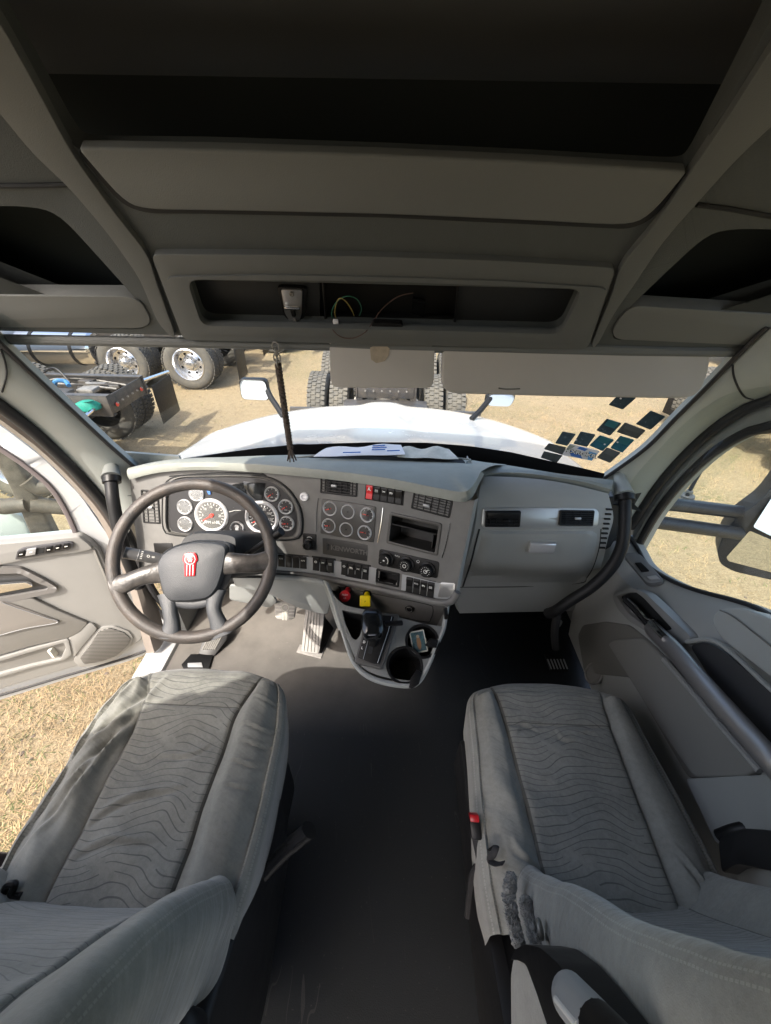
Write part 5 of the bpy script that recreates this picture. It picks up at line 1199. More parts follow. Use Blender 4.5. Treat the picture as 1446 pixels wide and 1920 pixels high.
# speaker
b = MB(); b.plate(rnd(dp([(148, 1215), (172, 1188), (192, 1176), (215, 1174), (242, 1184), (250, 1196), (246, 1210), (222, 1234), (192, 1246), (150, 1252), (138, 1240)], .037), .01), .008, door_trim, n=DNn, bev=.003); spk = b.build('speaker_surround', dd)
grille = bpy.data.materials.new('speaker_grille'); grille.use_nodes = True; _nt = grille.node_tree; _b = _nt.nodes['Principled BSDF']; _X = NX(_nt)
_tc = _nt.nodes.new('ShaderNodeTexCoord').outputs['Object']; _sp = _nt.nodes.new('ShaderNodeSeparateXYZ'); _nt.links.new(_tc, _sp.inputs[0])
_l = _X.m('LESS_THAN', _X.m('FRACT', _X.m('MULTIPLY', _X.m('ADD', _sp.outputs[2], _X.m('MULTIPLY', _sp.outputs[0], .55)), 95)), .5)
_nt.links.new(_X.mix(_l, (.16, .155, .145), (.05, .048, .045)), _b.inputs['Base Color']); _b.inputs['Roughness'].default_value = .6
b = MB(); b.plate(rnd(dp([(150, 1234), (168, 1212), (186, 1184), (206, 1178), (232, 1186), (245, 1198), (240, 1210), (218, 1230), (192, 1240), (158, 1246)], .042), .01), .005, grille, n=DNn, bev=.001); b.build('speaker_grille', spk)
b = MB(); b.plate(rnd(dp([(128, 1197), (166, 1169), (176, 1171), (182, 1180), (150, 1218), (140, 1232), (134, 1226)], .042), .008), .01, door_trim, n=DNn, bev=.004); b.build('trim_brow', dd)
b = MB(); b.tube(spl(dp([(176, 1030), (192, 1068), (212, 1112), (240, 1160)], .032), 5), .006, door_dark, n=8, flat=.5); b.build('trim_fold', dd)
for u, v in ((284, 1124), (270, 1237)): 
    b = MB(); b.cyl(.012, 0, .01, frame_m, basis(DP(u, v, .004), V((0, 0, 1)).cross(DNn), V((0, 0, 1)), DNn), 12, bev=.002); b.build('door_bolt', dd)
# driver mirror outside the open door
t = thing('door_mirror', tuple(DP(60, 960, -.25)), 'brown dusty truck mirror bracket seen through the open driver door window', 'mirror')
mh = mat('dusty_housing', (.10, .085, .07), .6, var=.4, vscale=30)
b = MB(); b.plate(dp([(-40, 790), (-5, 800), (40, 880), (72, 940), (108, 1012), (62, 1016), (38, 960), (10, 900), (-40, 820)], -.35), .06, mh, n=DNn, bev=.012, seg=3); b.build('mirror_post', t)
for P in ([(50, 900), (70, 914), (130, 912)], [(60, 946), (85, 948), (130, 952)], [(-40, 945), (10, 950), (50, 945)]):
    b = MB(); b.tube([DP(u, v, -.36) for u, v in P], .035, mh, n=12); b.build('mirror_arm', t)
b = MB(); b.plate(rnd(dp([(-200, 970), (0, 958), (44, 966), (58, 1010), (0, 1040), (-200, 1060)], -.42), .03), .03, mat('pale_shell', (.5, .56, .55), .3), n=DNn, bev=.01); b.build('mirror_shell', t)
b = MB(); b.plate(rnd(dp([(0, 830), (14, 838), (62, 902), (50, 914), (36, 900), (14, 868)], -.38), .006), .02, white_p, n=DNn, bev=.004)
b.plate(rnd(dp([(88, 968), (100, 968), (108, 990), (104, 1006), (96, 990)], -.38), .006), .02, white_p, n=DNn, bev=.004); b.bm.free()

# ================================================================== PASSENGER DOOR
pdoor_trim = mat('door_trim_lightened', (.35, .355, .34), .55, bump=.35, bscale=800, var=.08, vscale=3)  # same trim as the driver door, lightened to make up for cab shade
pdoor = thing('passenger_door', (.9, .6, .6), 'closed passenger door with long silver pull bar and padded armrest on the right', 'truck door')
T = [(1176, 1003), (1195, 1030), (1215, 1063), (1262, 1092), (1310, 1110), (1370, 1126), (1420, 1143), (1470, 1175), (1560, 1235), (1800, 1400)]
tw = resample(spl([Xp(u, v, .955) for u, v in T], 6), 50)
prof = [(0, .99, .0), (0, .955, 0), (.0, .945, -.005), (.03, .925, -.01), (.10, .885, 0), (.2, .868, 0), (.45, .865, 0), (.7, .87, 0), (1.0, .90, 0)]
rows = []
tw2 = [V((.955, 1.16, tw[0].z-.14)), V((.955, 1.13, tw[0].z-.06))]+tw+[V((.955, -.2, tw[-1].z+.02))]
for t, x, dz in prof: rows.append([V((x, p.y, p.z+dz-(p.z+dz-.02)*t)) for p in tw2])
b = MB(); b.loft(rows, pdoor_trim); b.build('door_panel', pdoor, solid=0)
b = MB(); b.tube([p+V((.0, 0, .004)) for p in tw], .007, rubber, n=8); b.build('window_seal', pdoor)
b = MB(); pn = [p+V((.055, 0, -.02)) for p in tw]; b.add([*pn, V((1.01, pn[-1].y, 1.6)), V((1.01, .2, 1.72)), *[V((1.01, p.y-.0, p.z)) for p in reversed(resample([Xp(u, v, 1.01) for u, v in [(1500, 770), (1450, 790), (1395, 805), (1330, 850), (1270, 908), (1225, 965), (1193, 1020)]], 12)[::-1])][::-1]], [list(range(len(pn)+2+12))], glass_d); b.bm.free()
b = MB(); b.plate([V((1.0, 1.25, .5)), V((1.0, 1.05, 1.5)), V((1.0, -.3, 1.6)), V((1.0, -.3, .5))], .0005, glass_d, n=(-1, 0, 0)); b.build('window_pane', pdoor)
s2 = resample(spl([Xp(u, v, .985) for u, v in [(1620, 745), (1500, 775), (1446, 797), (1395, 812), (1330, 852), (1272, 908), (1228, 965), (1196, 1022), (1180, 1050)]], 6), 30)
s1 = [p+V((.02, 0, 0)) for p in resample(sr, 30)]
b = MB(); b.loft([[p+V((.0, .0, 0)) for p in s1], [a.lerp(c, .5)+V((-.008, -.008, 0)) for a, c in zip(s1, s2)], s2, [p+V((.04, .0, 0)) for p in s2]], grey_trim); b.build('window_frame', pdoor)
b = MB(); b.tube([p+V((0, -.004, 0)) for p in s2], .014, rubber, n=10); b.build('frame_seal', pdoor)
def RX(u, v, x=.865): return Xp(u, v, x)
def rx(pts, x=.865): return [Xp(u, v, x) for u, v in pts]
NX_ = V((-1, 0, 0))
# switch panel on the shoulder
SPn = V((-.5, -.1, .86)).normalized(); SP0 = Xp(1208, 1065, .905)
def SPX(u, v, off=0): return onp(u, v, SP0+SPn*off, SPn)
b = MB(); b.plate(rnd([SPX(u, v, .004) for u, v in [(1170, 1042), (1174, 1036), (1192, 1035), (1202, 1040), (1244, 1086), (1240, 1091), (1218, 1094), (1210, 1090)]], .008), .02, mat('shoulder_plate', (.15, .155, .16), .4), n=SPn, bev=.003); sw = b.build('window_switch_panel', pdoor)
b = MB(); b.plate(rnd([SPX(u, v, .008) for u, v in [(1190, 1055), (1202, 1054), (1218, 1070), (1203, 1072)]], .003), .004, black_p, n=SPn, bev=.001); b.build('window_switch', sw)
b = MB(); b.plate(rnd([SPX(u, v, .008) for u, v in [(1212, 1081), (1230, 1078), (1238, 1085), (1220, 1087)]], .003), .004, silver, n=SPn, bev=.001); b.build('lock_switch', sw)
# handle bezel
bez = [(1149, 1122), (1152, 1110), (1165, 1106), (1190, 1104), (1210, 1112), (1250, 1150), (1292, 1190), (1294, 1200), (1274, 1210), (1240, 1196), (1222, 1190), (1180, 1165), (1158, 1142)]
hol = [(1156, 1118), (1172, 1112), (1192, 1110), (1206, 1120), (1262, 1180), (1240, 1184), (1205, 1170), (1178, 1150)]
b = MB(); b.plate(rnd(rx(bez, .852), .015), .03, mat('bezel_grey', (.24, .24, .235), .45), n=NX_, bev=.006, seg=3, holes=[rnd(rx(hol, .852), .012)]); hb2 = b.build('handle_bezel', pdoor)
b = MB(); b.plate(rx([(1152, 1114), (1195, 1104), (1270, 1180), (1240, 1190), (1175, 1155)], .868), .003, cavity, n=NX_); b.build('handle_well', hb2)
b = MB(); b.tube(spl([RX(1172, 1124, .845), RX(1190, 1142, .842), RX(1208, 1162, .840), RX(1222, 1178, .842)], 6), .013, mat('lever_black', (.02, .02, .022), .15), n=12, flat=.6)
b.tube(spl([RX(1178, 1123, .838), RX(1196, 1140, .835), RX(1214, 1161, .834), RX(1230, 1163, .84)], 6), .0045, chrome, n=8); b.build('door_handle', hb2)
# pull bar
b = MB(); b.tube(spl([RX(1222, 1178, .85), RX(1240, 1196, .825), RX(1270, 1226, .812), RX(1320, 1285, .80), RX(1400, 1375, .80), RX(1470, 1455, .80), RX(1540, 1530, .83)], 8), .026, mat('bar_silver', (.34, .33, .33), .38, metal=.7, bump=.2, bscale=400), n=18, flat=.75); pb = b.build('pull_bar', pdoor)
b = MB(); b.tube(spl([RX(1221, 1168, .822), RX(1232, 1182, .812), RX(1248, 1198, .805)], 6), .010, chrome, n=10); b.build('bar_tip', pb)
# dark hollow behind the bar
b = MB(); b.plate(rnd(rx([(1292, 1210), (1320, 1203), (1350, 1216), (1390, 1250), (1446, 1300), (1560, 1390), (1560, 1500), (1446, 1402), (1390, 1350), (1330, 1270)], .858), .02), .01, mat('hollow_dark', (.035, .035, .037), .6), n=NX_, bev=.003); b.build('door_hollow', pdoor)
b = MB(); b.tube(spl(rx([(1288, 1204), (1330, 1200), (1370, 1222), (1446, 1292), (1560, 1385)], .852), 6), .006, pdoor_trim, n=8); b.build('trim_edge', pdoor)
# armrest pad
q = rnd(rx([(1333, 1165), (1338, 1148), (1355, 1140), (1392, 1138), (1446, 1160), (1500, 1190), (1640, 1290), (1660, 1420), (1446, 1270), (1395, 1232), (1350, 1196)], .835), .02)
b = MB(); b.plate(q, .06, mat('armrest_vinyl', (.38, .39, .38), .55, bump=.4, bscale=500), n=V((-1, 0, .25)), bev=.018, seg=5); ar = b.build('armrest_pad', pdoor)
b = MB(); b.tube(spl(rx([(1350, 1144), (1380, 1160), (1446, 1212), (1520, 1265), (1600, 1320)], .829), 8), .0016, door_dark, n=6); b.build('stitching', ar)
# lower sculpted panels
b = MB(); b.plate(rnd(rx([(1083, 1192), (1092, 1172), (1135, 1165), (1180, 1172), (1215, 1200), (1250, 1240), (1330, 1340), (1432, 1452), (1380, 1460), (1290, 1460), (1255, 1400), (1180, 1270), (1095, 1262)], .862), .02), .012, door_dark, n=NX_, bev=.005, seg=3); b.build('lower_panel', pdoor)
b = MB(); b.plate(rnd(rx([(1138, 1206), (1150, 1198), (1205, 1196), (1245, 1236), (1320, 1330), (1420, 1446), (1395, 1458), (1300, 1458), (1240, 1370)], .850), .02), .014, mat('pad_grey', (.22, .215, .2), .6, bump=.3, bscale=600), n=NX_, bev=.007, seg=3); b.build('raised_panel', pdoor)
b = MB(); b.tube(spl(rx([(1245, 1236), (1290, 1288), (1350, 1360), (1425, 1446)], .846), 6), .008, mat('ridge_grey', (.3, .3, .29), .5), n=8); b.build('ridge', pdoor)
b = MB(); b.plate(rnd(rx([(1285, 1460), (1446, 1452), (1620, 1440), (1620, 1600), (1446, 1580), (1340, 1580)], .835), .01), .04, grey_trim, n=NX_, bev=.008, seg=3); b.build('door_pocket', pdoor)
b = MB(); b.plate(rx([(1292, 1478), (1446, 1472), (1600, 1465), (1600, 1580), (1446, 1570), (1345, 1572)], .834), .002, door_dark, n=NX_); b.bm.free()
b = MB(); b.tube(spl([RX(1050, 1165, .875), RX(1036, 1200, .88), RX(1050, 1240, .885), RX(1075, 1275, .885)], 6), .012, grey_trim, n=10); b.build('panel_edge', pdoor)
b = MB(); b.lathe([(.045, .0), (.04, .006), (.034, .004), (.03, -.03), (0, -.03)], door_dark, basis(RX(1113, 1262, .86), V((0, 1, 0)), V((.5, 0, 1)).normalized(), V((-1, 0, .5)).normalized()), 30); b.build('bottle_holder', pdoor)

# ================================================================== grab handles
t = thing('grab_handle', tuple(W(1172, 930, 1.3)), 'black curved grab handle hanging from the passenger side pillar', 'grab handle', 'grab handles on the windshield pillars')
b = MB(); b.tube(spl([W(1172, 925, 1.27), W(1172, 960, 1.26), W(1170, 1000, 1.26), W(1164, 1030, 1.27), W(1145, 1065, 1.29), W(1110, 1100, 1.32), W(1070, 1126, 1.36), W(1042, 1145, 1.40), W(1028, 1150, 1.44)], 8), .0185, mat('handle_black', (.011, .011, .012), .5, spec=.3), n=16); b.build('grip', t)
b = MB(); b.tube([W(1160, 890, 1.33), W(1164, 905, 1.30), W(1171, 930, 1.27)], lambda s: .014+.016*s, pillar_m, n=18); b.tube([W(1171, 928, 1.27), W(1172, 938, 1.267)], .030, black_p, n=18); b.build('socket', t)
b = MB(); b.tube(spl([W(1045, 1150, 1.42), W(1040, 1185, 1.45), W(1042, 1215, 1.5)], 6), .014, black_m, n=10); b.build('lower_hose', t)
t = thing('grab_handle', tuple(W(208, 900, 1.27)), 'black straight grab handle hanging from the driver side pillar left of the steering wheel', 'grab handle', 'grab handles on the windshield pillars')
b = MB(); b.tube(spl([W(208, 895, 1.26), W(211, 930, 1.25), W(217, 965, 1.26), W(226, 1005, 1.28), W(240, 1050, 1.32), W(262, 1100, 1.38)], 8), .0185, MATS['handle_black'], n=16); b.build('grip', t)
b = MB(); b.tube([W(209, 852, 1.32), W(209, 870, 1.29), W(209, 896, 1.26)], lambda s: .008+.020*s, mat('socket_darkened', (.17, .18, .175), .5), n=18); b.tube([W(209, 894, 1.26), W(210, 905, 1.257)], .026, black_p, n=18); b.build('socket', t)  # driver socket coloured darker than its twin to offset the sun on it

# ================================================================== visors, cord, papers, stickers
VN = V((0, -1, .18)).normalized()
def VP(u, v, off=0): return onp(u, v, V((0, .985, 1.36))+VN*off, VN)
for q, lb in (([(617, 632), (816, 634), (813, 720), (806, 728), (628, 727), (620, 718)], 'small square sun visor with a tan patch hanging left of the long visor'), ([(831, 634), (1334, 650), (1332, 690), (1318, 730), (1296, 748), (1060, 744), (842, 738), (827, 722)], 'long beige sun visor hanging over the passenger side of the windshield')):
    t = thing('sun_visor', tuple(VP(*q[0])), lb, 'sun visor', 'sun visors hanging above the windshield')
    b = MB(); b.plate(rnd([VP(u, v) for u, v in q], [.01, .01, .02, .02, .02, .02] if len(q) == 6 else [.01, .01, .03, .03, .04, .05, .03, .03]), .018, visor_m, n=VN, bev=.007, seg=4); b.build('visor_pad', t)
    if len(q) == 6:
        b = MB(); b.plate([VP(u, v, .0015) for u, v in [(694, 652), (700, 649), (726, 649), (731, 654), (729, 666), (722, 677), (706, 681), (696, 674)]], .001, tan_m, n=VN); b.build('glue_patch', t)
    else:
        b = MB(); b.tube([VP(935, 728, .001), VP(950, 730, .0012), VP(975, 729, .001)], .0016, door_dark, n=5, flat=1.5); b.build('scuff', t)
    b = MB(); b.tube([VP(q[0][0]+5, 642, .0), VP(q[1][0]-5, 644 if len(q) == 6 else 658, .0)], .008, head_m, n=10); b.build('hinge_rod', t)
t = thing('hanging_cord', tuple(Yp(516, 645, .965)), 'dark braided cord with a tassel hanging in front of the windshield', 'cord')
top_ = Yp(516, 645, .965); bot_ = V((top_.x, top_.y, 1.09)); bot_ = Yp(546, 850, .965)
b = MB()
for s in range(3):
    pts = [top_.lerp(bot_, .16+.80*k/60)+V((.0045*math.cos(k*.9+s*2.094), .0045*math.sin(k*.9+s*2.094), 0)) for k in range(61)]; b.tube(pts, .0045, cord_m, n=6)
b.build('braid', t)
b = MB()
for k in range(4): b.torus(.008, .0018, steel_m, Matrix.Translation(top_.lerp(bot_, .02+.045*k)) @ Matrix.Rotation(R(90), 4, 'X') @ Matrix.Rotation(R(90*(k % 2)), 4, 'X' if 0 else 'Y') @ Matrix.Scale(1.3, 4, V((0, 1, 0))), 16, 6)
b.build('chain', t)
b = MB()
for k in range(7): a = 2*math.pi*k/7; p = top_.lerp(bot_, .95); b.tube([p, p+V((.006*math.cos(a), .006*math.sin(a), -.012)), p+V((.012*math.cos(a), .012*math.sin(a), -.035))], .002, cord_m, n=5)
b.build('tassel', t)
def sheet(name, q, z, m, lb, lines=None, curl=.01):
    c = [Zp(u, v, z) for u, v in q]; t = thing(name, tuple(c[0]), lb, 'paper'); rows = []
    for j in range(9):
        rows.append([c[0].lerp(c[1], i/12).lerp(c[3].lerp(c[2], i/12), j/8)+V((0, 0, curl*math.sin(i*.9+j*.3)*(1-j/10)+curl)) for i in range(13)])
    b = MB(); b.loft([[p+V((0, 0, -.0012)) for p in r] for r in rows], m); b.loft(rows, m); b.build('sheet', t)
    if lines:
        b = MB()
        for (s0, s1, r0) in lines:
            a = c[0].lerp(c[1], s0).lerp(c[3].lerp(c[2], s0), r0); e = c[0].lerp(c[1], s1).lerp(c[3].lerp(c[2], s1), r0)
            b.tube([a+V((0, 0, 2*curl+.001)), e+V((0, 0, 2*curl+.001))], .002, blue_m, n=4, flat=.3)
        b.build('print', t)
sheet('paper_sheet', [(612, 842), (752, 834), (760, 854), (588, 858)], .985, paper, 'white printed sheet lying in the dashboard tray', [(.62, .78, .2), (.62, .8, .4), (.62, .78, .6), (.3, .5, .8), (.8, .95, .75)], .004)
sheet('envelope', [(752, 842), (842, 842), (860, 864), (745, 860)], .975, paper_c, 'crumpled cream envelope lying beside the white sheet on the dashboard', None, .006)
b = MB(); b.plate([Zp(u, v, .95) for u, v in [(648, 858), (735, 860), (770, 872), (700, 868)]], .004, mat('folder_maroon', (.12, .03, .03), .6), n=(0, 0, 1)); b.build('folder', label='maroon folder half hidden under the white sheet in the dashboard tray', cat='folder')
film = mat('film_dark', (.05, .08, .10), .25, var=.3, vscale=60); film2 = mat('film_blue', (.03, .14, .2), .2, var=.3, vscale=60); film3 = mat('film_grey', (.09, .10, .10), .35, var=.3, vscale=60)
ST = [([(1141, 759), (1158, 742), (1193, 746), (1168, 768)], film, 'square dark windshield sticker, topmost one just under the long visor'),
 ([(1118, 807), (1138, 785), (1166, 794), (1144, 817)], film, 'dark blue windshield sticker left of the grey two-tone one'),
 ([(1156, 810), (1172, 792), (1211, 807), (1195, 823)], film3, 'grey two-tone windshield sticker between two dark blue ones'),
 ([(1192, 795), (1220, 770), (1248, 781), (1220, 806)], film, 'dark windshield sticker nearest the passenger side pillar'),
 ([(1041, 831), (1055, 809), (1080, 814), (1064, 836)], film, 'plain slate windshield sticker above the left end of the colourful one'),
 ([(1075, 832), (1089, 809), (1117, 815), (1101, 838)], film, 'slate windshield sticker with a white dot at its left edge'),
 ([(1105, 835), (1125, 816), (1152, 825), (1130, 846)], film2, 'blue windshield sticker with a white dot near its lower right'),
 ([(1144, 840), (1163, 817), (1190, 825), (1167, 849)], film2, 'bright teal windshield sticker with a white dot at its upper left'),
 ([(1119, 858), (1138, 839), (1164, 849), (1144, 868)], film3, 'lowest grey windshield sticker right of the colourful one'),
 ([(1020, 842), (1029, 831), (1062, 839), (1055, 853)], film3, 'flat dark windshield sticker touching the left side of the colourful one'),
 ([(1014, 858), (1020, 846), (1055, 854), (1044, 868)], film3, 'lowest leftmost dark windshield sticker resting on the black edge')]
for i, (q, m, lb) in enumerate(ST):
    P = [WS(u, v, .004) for u, v in q]; n = V((0, 0, 0))
    M, w_, h_ = quad_frame([P[1], P[2], P[3], P[0]]); t = thing('windshield_sticker', tuple(P[0]), lb, 'sticker', 'stickers on the passenger side of the windshield')
    b = MB(); b.plate(rnd(P, .004), .001, m); b.build('film', t)
    if i in (0, 5, 6, 7):
        du, dv = {0: (1164, 747), 5: (1081, 825), 6: (1134, 833), 7: (1158, 829)}[i]; Mx = surf_frame(du, dv, lambda p: f_ws(p)+.006); b = MB(); b.cyl(.0028, 0, .0006, paper, Mx, 14); b.build('dot', t)
    if i in (2, 8, 6, 7, 1): 
        Pm = [P[0].lerp(P[1], .1), P[0].lerp(P[1], .1).lerp(P[3].lerp(P[2], .1), .9), P[3].lerp(P[2], .85).lerp(P[0].lerp(P[1], .85), .1), P[0].lerp(P[1], .85).lerp(P[3].lerp(P[2], .85), .1)]
        off = surf_frame(*q[0], lambda p: f_ws(p)).col[2].xyz*.0012
        b = MB(); b.plate([P[0].lerp(P[3], .15).lerp(P[1].lerp(P[2], .15), .55)+off, P[1].lerp(P[2], .12)+off, P[1].lerp(P[2], .85)+off, P[0].lerp(P[3], .85).lerp(P[1].lerp(P[2], .85), .55)+off], .0006, mat('film_tint_%d' % i, (.03, .14, .17) if i in (1, 6, 7) else (.11, .12, .12), .3)); b.build('film_print', t)
q = [(1053, 853), (1069, 832), (1125, 846), (1110, 864)]; P = [WS(u, v, .004) for u, v in q]
t = thing('windshield_sticker', tuple(P[0]), 'colourful blue and white lettered sticker at the foot of the windshield', 'sticker', 'stickers on the passenger side of the windshield')
b = MB(); b.plate(rnd(P, .003), .001, paper); b.build('film', t)
b = MB(); o = surf_frame(1090, 848, lambda p: f_ws(p)).col[2].xyz*.0012
def bil(s, r): return P[1].lerp(P[2], s).lerp(P[0].lerp(P[3], s), r)+o
b.plate([bil(.35, .02), bil(.62, .05), bil(.58, .28), bil(.3, .2)], .0005, blue_m); b.plate([bil(.06, .45), bil(.5, .6), bil(.7, .97), bil(.3, .9)], .0005, blue_m); b.plate([bil(.7, .2), bil(.97, .25), bil(.97, .95), bil(.85, .95)], .0005, mat('print_sky', (.12, .35, .65), .5)); b.plate([bil(.0, .05), bil(.2, .05), bil(.1, .5), bil(0, .5)], .0005, mat('print_grey', (.3, .33, .3), .5)); b.build('print', t)
b = MB(); M, w_, h_ = quad_frame([P[1], P[2], P[3], P[0]]); M = Matrix.Translation(o*1.6) @ M
b.text('HXRCXR', .024, black_p, M @ Matrix.Translation((.0015, -.001, .0005)), bold=.0012, sx=1.0); b.text('HXRCXR', .024, white_l, M @ Matrix.Translation((.0, .0, .0014)), bold=.0003, sx=1.0); b.build('lettering', t)

# ================================================================== STEERING WHEEL
EL = R(42); wn = V((.1, -math.cos(EL), math.sin(EL))).normalized(); wc = W(363, 1048, 1.05)
def WP(u, v, off=0): return onp(u, v, wc+wn*off, wn)
wx = (V((1, 0, 0))-wn*wn.x).normalized(); wyv = wn.cross(wx); WMx = basis(wc, wx, wyv, wn)
sw_ = thing('steering_wheel', tuple(wc), 'worn black steering wheel with a red badge on its hub', 'steering wheel')
RR = .200
b = MB(); b.torus(RR, .0165, wheel_l, WMx, 96, 20, sx=1.0); b.build('rim', sw_)
ih = WMx.inverted()
def wl(u, v): q = ih @ WP(u, v); return q.x, q.y
def wl2(pts): return [wl(u, v) for u, v in pts]
hubo = rnd([V((*wl(u, v), 0)) for u, v in [(294, 1058), (306, 1036), (330, 1022), (368, 1013), (408, 1014), (432, 1020), (431, 1040), (424, 1075), (414, 1105), (398, 1124), (360, 1130), (322, 1131), (308, 1118), (300, 1090)]], .015, 5)
hc = sum(hubo, V((0, 0, 0)))/len(hubo)
b = MB(); b.loft([[WMx @ (hc+(p-hc)*s+V((0, 0, z))) for p in hubo] for s, z in ((1.02, -.05), (1.03, -.01), (1.01, .0), (.99, .002), (.985, -.002), (.97, -.001), (.955, .008), (.90, .016), (.75, .021), (.5, .024), (.25, .025), (.02, .0255))], hub_m, closed_u=True, capu=True); b.build('hub_pad', sw_)
e0 = WP(357, 1058, .026); ex = V((*wl(375, 1052), 0))-V((*wl(357, 1055), 0))
b = emblem(basis(e0, (wx*1.0+wyv*.06).normalized(), (wyv-wx*.06).normalized(), wn), .030, red_m, mat('badge_silver', (.75, .7, .7), .3)); b.build('badge', sw_)
b = MB(); b.text('SRS', .008, black_p, basis(WP(356, 1086, .0245), wx, wyv, wn)); b.build('airbag_mark', sw_)
def spoke(path, wds, m, th=.016, nm='spoke'):
    pts = spl([V((*wl(u, v), z)) for (u, v, z) in path], 6); N = len(pts); rows = []
    for i, p in enumerate(pts):
        t_ = (pts[min(i+1, N-1)]-pts[max(i-1, 0)]).normalized(); s_ = V((0, 0, 1)).cross(t_).normalized(); w_ = interp([(k/(len(wds)-1), x) for k, x in enumerate(wds)], i/(N-1))
        rows.append([WMx @ (p+s_*w_*math.copysign(abs(math.cos(a))**.7, math.cos(a))+V((0, 0, 1))*th*math.copysign(abs(math.sin(a))**.8, math.sin(a))) for a in [2*math.pi*k/20 for k in range(20)]])
    b = MB(); b.loft(rows, m, closed_u=True, capu=True); return b.build(nm, sw_)
spoke([(212, 1102, 0), (240, 1092, .002), (270, 1080, .002), (305, 1072, -.004)], [.030, .024, .023, .030], worn_sp)
spoke([(508, 1050, 0), (480, 1056, .002), (450, 1056, .002), (418, 1056, -.004)], [.028, .025, .026, .032], worn_sp)
spoke([(318, 1196, 0), (322, 1170, -.002), (318, 1145, -.004), (312, 1112, -.010)], [.030, .020, .018, .026], hub_m)
spoke([(418, 1192, 0), (408, 1165, -.002), (400, 1140, -.004), (404, 1105, -.010)], [.030, .020, .018, .026], hub_m)
spoke([(318, 1128, -.008), (360, 1134, -.008), (402, 1126, -.008)], [.012, .012, .012], hub_m, th=.010)
# column shroud and stalks belong to the dashboard
b = MB(); dirx = V((0, 0, 0)); rows = []
cp0 = [(-.07, .04), (-.05, .06), (0, .068), (.075, .062), (.09, .04), (.09, -.02), (.06, -.06), (0, -.07), (-.06, -.06), (-.08, -.01)]
base_c = V((wc.x+.03, 1.10, .62))
for t_ in (0, .08, .3, .6, 1.0):
    o = (WMx @ V((.015, .01, -.035))).lerp(base_c, t_); s_ = 1.0+.15*t_-(.12 if t_ == 0 else 0)
    rows.append([o+wx*x*s_+wyv*y*s_ for x, y in [(p.x, p.y) for p in spl([V((x, y, 0)) for x, y in cp0], 4, True)]])
b.loft(rows, mat('column_black', (.022, .024, .027), .6, bump=.4, bscale=500), closed_u=True, capu=True); b.build('column_shroud', dash)
st = MB(); A_, B_ = W(322, 1052, 1.12), W(233, 1036, 1.06); st.tube([A_, A_.lerp(B_, .35), B_], lambda s: .009+.007*min(1, s*2), mat('stalk_grey', (.09, .09, .092), .4), n=16); so_ = st.build('turn_stalk', dash)
b = MB()
axs = (B_-A_).normalized(); up_ = (V((0, -.6, .8))-axs*axs.dot(V((0, -.6, .8)))).normalized(); sd_ = up_.cross(axs)
Mt = basis(A_.lerp(B_, .55)+up_*.0150, -axs, (-axs).cross(up_)*-1, up_); Mt = basis(A_.lerp(B_, .55)+up_*.0162, -axs, up_.cross(-axs), up_)
for k in range(5): b.box((-.012, .009-.0045*k, 0), (.005, .0014, .0006), white_l, Mt)
b.torus(.003, .0007, white_l, Mt @ Matrix.Translation((.004, .0, 0)), 12, 4); b.text('8', .010, white_l, Mt @ Matrix.Translation((.016, 0, 0)) @ Matrix.Rotation(R(90), 4, 'Z')); b.torus(.0162, .0006, silver, basis(A_.lerp(B_, .72), up_, sd_, axs), 24, 5); b.build('stalk_marks', so_)
b = MB(); b.tube([W(455, 1045, 1.14), W(480, 1028, 1.11), W(512, 1006, 1.08)], .008, black_p, n=12); b.tube([W(510, 1008, 1.08), W(528, 996, 1.065)], .012, black_p, n=14); b.build('brake_stalk', dash)

# ================================================================== PEDALS
def PEDf(P, n):
    n = V(n).normalized(); return lambda u, v, off=0: onp(u, v, P+n*off, n)
t = thing('accelerator_pedal', tuple(Zp(580, 1225, 0)), 'long ribbed accelerator pedal on the floor left of the console', 'pedal')
pn_ = V((0, -.62, .78)).normalized(); g_ = PEDf(Zp(580, 1228, .03), pn_)
ol_ = [(573, 1143), (577, 1127), (586, 1120), (597, 1120), (604, 1128), (608, 1150), (606, 1175), (598, 1226), (565, 1222), (567, 1200)]
b = MB(); b.plate(rnd([g_(u, v) for u, v in ol_], .012), .012, pedal_m, n=pn_, bev=.003); b.build('tread', t)
b = MB()
for k in range(5):
    s = .12+.19*k; b.tube([g_(566+34*s, 1220+4*s, .001), g_(575+28*s, 1150, .001), g_(578+22*s, 1128, .001)], .0022, door_dark, n=5, flat=.6)
b.build('ribs', t)
b = MB(); b.plate([Zp(u, v, .006) for u, v in [(556, 1222), (562, 1208), (610, 1212), (606, 1224), (602, 1234)]], .006, pedal_m, n=(0, 0, 1), bev=.002); b.plate([g_(607, 1150, -.015), g_(599, 1222, -.02), Zp(604, 1225, .004), Zp(626, 1178, .004), Zp(612, 1160, .02)], .006, black_p); b.build('pedal_base_shadow', t)  # the black plate stands in for the pedal's cast shadow
t = thing('brake_pedal', tuple(W(535, 1145, 1.62)), 'square brake pedal pad with a round embossed mark left of the accelerator', 'pedal')
pn2 = V((0, -.72, .70)).normalized(); g2 = PEDf(W(535, 1143, 1.58), pn2)
b = MB(); b.plate(rnd([g2(u, v) for u, v in [(514, 1132), (516, 1127), (553, 1127), (556, 1132), (552, 1158), (546, 1162), (520, 1161), (516, 1157)]], .006), .012, pedal_m, n=pn2, bev=.003); pd_ = b.build('pad', t)
c2 = g2(535, 1144, .001); Mb_ = basis(c2, V((1, 0, 0)), pn2.cross(V((1, 0, 0))), pn2)
b = MB(); b.torus(.013, .0014, paper_c, Mb_ @ Matrix.Translation((0, .009, 0)), 24, 5)
